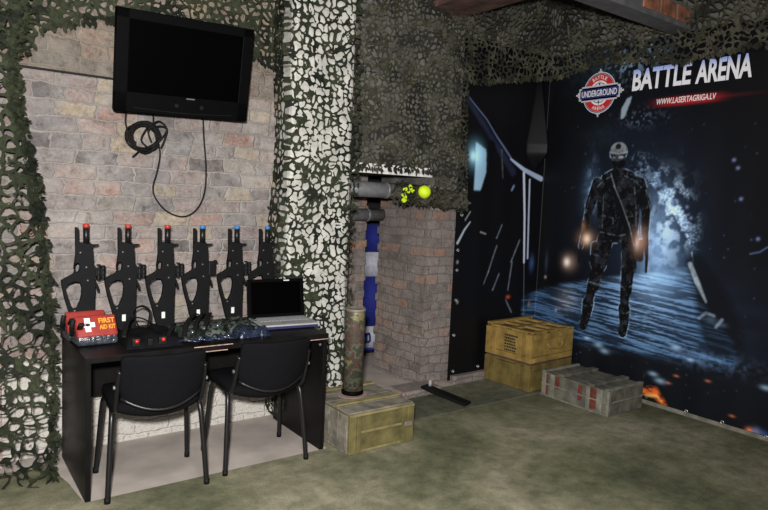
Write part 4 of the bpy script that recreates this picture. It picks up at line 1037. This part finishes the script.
each('lid_rail', [((-w/2, -d/2, .2505), (w/2, -d/2+.06, .268)), ((-w/2, d/2-.05, .2505), (w/2, d/2, .285)), ((-w/2, -.03, .2505), (w/2, .035, .270))], .004, 'crate_yellow', t)
bm = bmesh.new(); R = random.Random(5)
for r in range(6):
    yy = -.045
    while yy < .075:
        L = R.uniform(.008, .022); mm((-w/2-.0022, -yy-L, .195-r*.026), (-w/2-.0006, -yy, .211-r*.026), bm=bm); yy += L+.005
link_mesh('stencil_marks', bm, 'stencil', t)
# 4: the long grey-green crate with red bands
x0, x1, y0, y1 = 4.19, 4.655, 2.758, 3.40
w, d, h = x1-x0, y1-y0, .212
t, lid, hl = crate('low grey-green crate with brick-red bands in front of the banner', (x0+x1)/2, (y0+y1)/2, .0065, w, d, h, 'crate_grey', '', 'left', lidfrac=.5)
each('cleat', [((-w/2-.0115, a, .006), (-w/2+.001, b_, h-.012)) for a, b_ in ((-d/2+.05, -d/2+.10), (.185, .225), (-.16, -.125), (d/2-.05, d/2-.01))], .003, 'crate_grey_pale', t)
each('corner_post', [((-w/2-.012, -d/2-.012, .004), (-w/2+.02, -d/2+.012, h-.01))], .004, 'crate_grey_pale', t)
each('edge_batten', [((-w/2-.010, -d/2, hl-.005), (-w/2+.001, d/2, hl+.006)), ((-w/2-.008, -d/2, .002), (-w/2+.001, d/2, .014)), ((-w/2, -d/2, h-.014), (w/2, -d/2+.03, h+.002)), ((-w/2, d/2-.03, h-.014), (w/2, d/2, h+.002)), ((-w/2+.02, -d/2-.008, hl-.006), (w/2, -d/2+.001, hl+.006))], .002, 'crate_grey_pale', t)
each('red_band', [((-w/2-.0055, a, z0), (-w/2+.001, b_, z1)) for a, b_, z0, z1 in ((-d/2+.105, -d/2+.175, .03, h-.02), (-.085, -.045, .06, h-.03), (.14, .18, .09, h-.02), (d/2-.068, d/2-.052, .02, h-.02))], .001, 'red_paint', t, 'brick-red painted band')
each('lid_batten', [((-w/2-.006, a, h-.0125), (w/2, b_, h+.010)) for a, b_ in ((-d/2+.13, -d/2+.19), (.10, .16))], .004, 'crate_grey', t)
bm = bmesh.new(); box(bm, (-w/2-.012, -.03, hl+.004), (.012, .035, .05), None, .003); link_mesh('latch', bm, 'bolt', t)

# ------------------------------------------------------------------ ALCOVE
bm = bmesh.new(); cyl(bm, (2.5, 4.16, 1.662), (3.41, 4.16, 1.662), .062, 20); pp = tag(link_mesh('pipe', bm, 'pipe', None, True), 'upper grey pipe across the opening under the white ledge', 'pipe')
bm = bmesh.new(); cyl(bm, (3.02, 4.16, 1.662), (3.05, 4.16, 1.662), .066, 20); link_mesh('pipe_joint', bm, 'pipe', pp, True)
bm = bmesh.new(); cyl(bm, (2.62, 4.72, 1.438), (3.41, 4.72, 1.446), .056, 20); pp = tag(link_mesh('pipe', bm, 'pipe', None, True), 'lower grey pipe deeper inside the opening', 'pipe')
bm = bmesh.new(); cyl(bm, (3.23, 4.72, 1.444), (3.255, 4.72, 1.444), .061, 20); link_mesh('pipe_joint', bm, 'pipe', pp, True)
fl = thing('flag', 'blue flag with grey-white bands hanging deep inside the opening', 'flag', (3.62, 5.05, 0))
def band(nm, z0, z1, mat):
    bm = bmesh.new(); n = 24
    a = [bm.verts.new((-.36+.72*i/n, .012*math.sin(i*.9), z0)) for i in range(n+1)]; b = [bm.verts.new((-.36+.72*i/n, .012*math.sin(i*.9), z1)) for i in range(n+1)]
    for i in range(n): bm.faces.new((a[i], a[i+1], b[i+1], b[i]))
    o = link_mesh(nm, bm, mat, fl, True); md = o.modifiers.new('s', 'SOLIDIFY'); md.thickness = .004; return o
band('blue_band', 1.07, 1.34, 'flag_blue'); band('white_band', .83, 1.07, 'flag_white'); band('blue_band', .33, .83, 'flag_blue'); band('white_band', .115, .33, 'flag_white'); band('blue_band', .085, .115, 'flag_blue')
bm = bmesh.new()
for k, (a, b_) in enumerate(((0., 1.), (.6, .8), (1.2, .9))): tube(bm, catmull([(-.20+a*.07, -.016, .17), (-.19+a*.07, -.016, .25), (-.16+a*.07, -.016, .26), (-.15+a*.07, -.016, .19), (-.18+a*.07, -.016, .18)], 5), .010, 6)
link_mesh('flag_lettering', bm, 'flag_blue', fl, True)
# rolled net on the pier with the neon ball in it
def roll_place(u, v, b):
    a = v/.075; x = 2.98+u; r = .072+b*.8+.008*math.sin(u*30)
    zc = 1.645-.07*u
    return (x, 3.93-r*math.cos(a)*.8, zc+r*math.sin(a))
bm = net_mesh(.70, 2*PI*.075, .0095, .045, .34, roll_place, seed=61, flaps=500, flap=.03)
tag(link_mesh('rolled_net', bm, 'net_dark'), 'rolled-up camouflage net on the pier below the hanging net, holding a neon ball', 'camouflage net')
q = at(426, 192, 'y', 3.845)
bm = bmesh.new(); bmesh.ops.create_icosphere(bm, subdivisions=3, radius=.052); bmesh.ops.translate(bm, vec=(q[0], 3.865, q[2]), verts=bm.verts)
tag(link_mesh('ball', bm, 'neon', None, True), 'neon yellow ball caught in the rolled net', 'ball')
bm = bmesh.new(); R = random.Random(9)
for k in range(9):
    q = at(R.uniform(402, 416), R.uniform(186, 201), 'y', 3.87); L = R.uniform(.012, .024)
    pts = [(q[0]+L*R.uniform(.6, 1.2)*math.cos(a), q[1]-.004, q[2]+L*R.uniform(.6, 1.2)*math.sin(a)) for a in np.linspace(0, 2*PI, 7)[:-1]]
    f_ = [bm.verts.new(p) for p in pts]; g_ = [bm.verts.new((p[0], p[1]+.012, p[2])) for p in pts]
    bm.faces.new(f_); bm.faces.new(g_[::-1])
    for i in range(6): bm.faces.new((f_[(i+1) % 6], f_[i], g_[i], g_[(i+1) % 6]))
bmesh.ops.recalc_face_normals(bm, faces=bm.faces)
tag(link_mesh('neon_rag', bm, 'neon'), 'crumpled neon yellow rag scraps in the rolled net, left of the ball', 'rag')
# plate on the pier jamb
bm = bmesh.new(); box(bm, (3.402, 4.14, .492), (.022, .20, .06), Matrix.Rotation(.0, 3, 'X'), .003)
tag(link_mesh('metal_plate', bm, 'wood_grey'), 'small dull grey plate fixed to the side of the brick pier', 'plate')
# black strip lying at the foot of the pier, and the grey peg on it
bm = bmesh.new(); a = Vector(at(424, 386, 'z', .076)); b_ = Vector(at(468, 404, 'z', .022)); dv = (b_-a); L = dv.length
Rz = Matrix.Rotation(math.atan2(dv.y, dv.x), 3, 'Z') @ Matrix.Rotation(-math.asin(dv.z/L), 3, 'Y')
box(bm, (0, 0, 0), (L, .10, .022), None, .004); bmesh.ops.rotate(bm, matrix=Rz, verts=bm.verts); bmesh.ops.translate(bm, vec=((a.x+b_.x)/2, (a.y+b_.y)/2, (a.z+b_.z)/2), verts=bm.verts)
tag(link_mesh('rubber_strip', bm, 'rubber'), 'flat black rubber strip on the floor at the foot of the brick pier', 'strip')
q = at(430, 386, 'z', .080); bm = bmesh.new(); cyl(bm, (q[0], q[1], q[2]+.002), (q[0], q[1], q[2]+.042), .014, 14); cyl(bm, (q[0], q[1], q[2]+.042), (q[0], q[1], q[2]+.052), .014, 14, .008)
tag(link_mesh('peg', bm, 'peg', None, True), 'short grey peg on the black rubber strip', 'peg')

# ------------------------------------------------------------------ LIGHT
def light(name, kind, loc, energy, color=(1, 1, 1), size=.1, target=None, **kw):
    l = bpy.data.lights.new(name, kind); l.energy = energy; l.color = color
    if kind == 'AREA': l.size = size
    else: l.shadow_soft_size = size
    for k, v in kw.items(): setattr(l, k, v)
    o = bpy.data.objects.new(name, l); COL.objects.link(o); o.location = loc
    if target is not None: o.rotation_euler = (Vector(target)-Vector(loc)).to_track_quat('-Z', 'Y').to_euler()
    return o
light('camera_flash', 'SPOT', (-.10, -.02, CAMH+.22), 1060, (1., .97, .93), .06, (2.5, 4.0, 1.35), spot_size=2.0, spot_blend=.9)
light('ceiling_lamp', 'AREA', (.6, 1.2, 3.3), 40, (1., .95, .88), .6, (1.0, 2.4, 0))
w = bpy.data.worlds.new('World'); bpy.context.scene.world = w; w.use_nodes = True
bg = w.node_tree.nodes['Background']; bg.inputs[0].default_value = (.8, .88, 1., 1); bg.inputs[1].default_value = .04
vs = bpy.context.scene.view_settings; vs.view_transform = 'Standard'; vs.look = 'None'; vs.gamma = 1; vs.use_curve_mapping = False; vs.exposure = 0
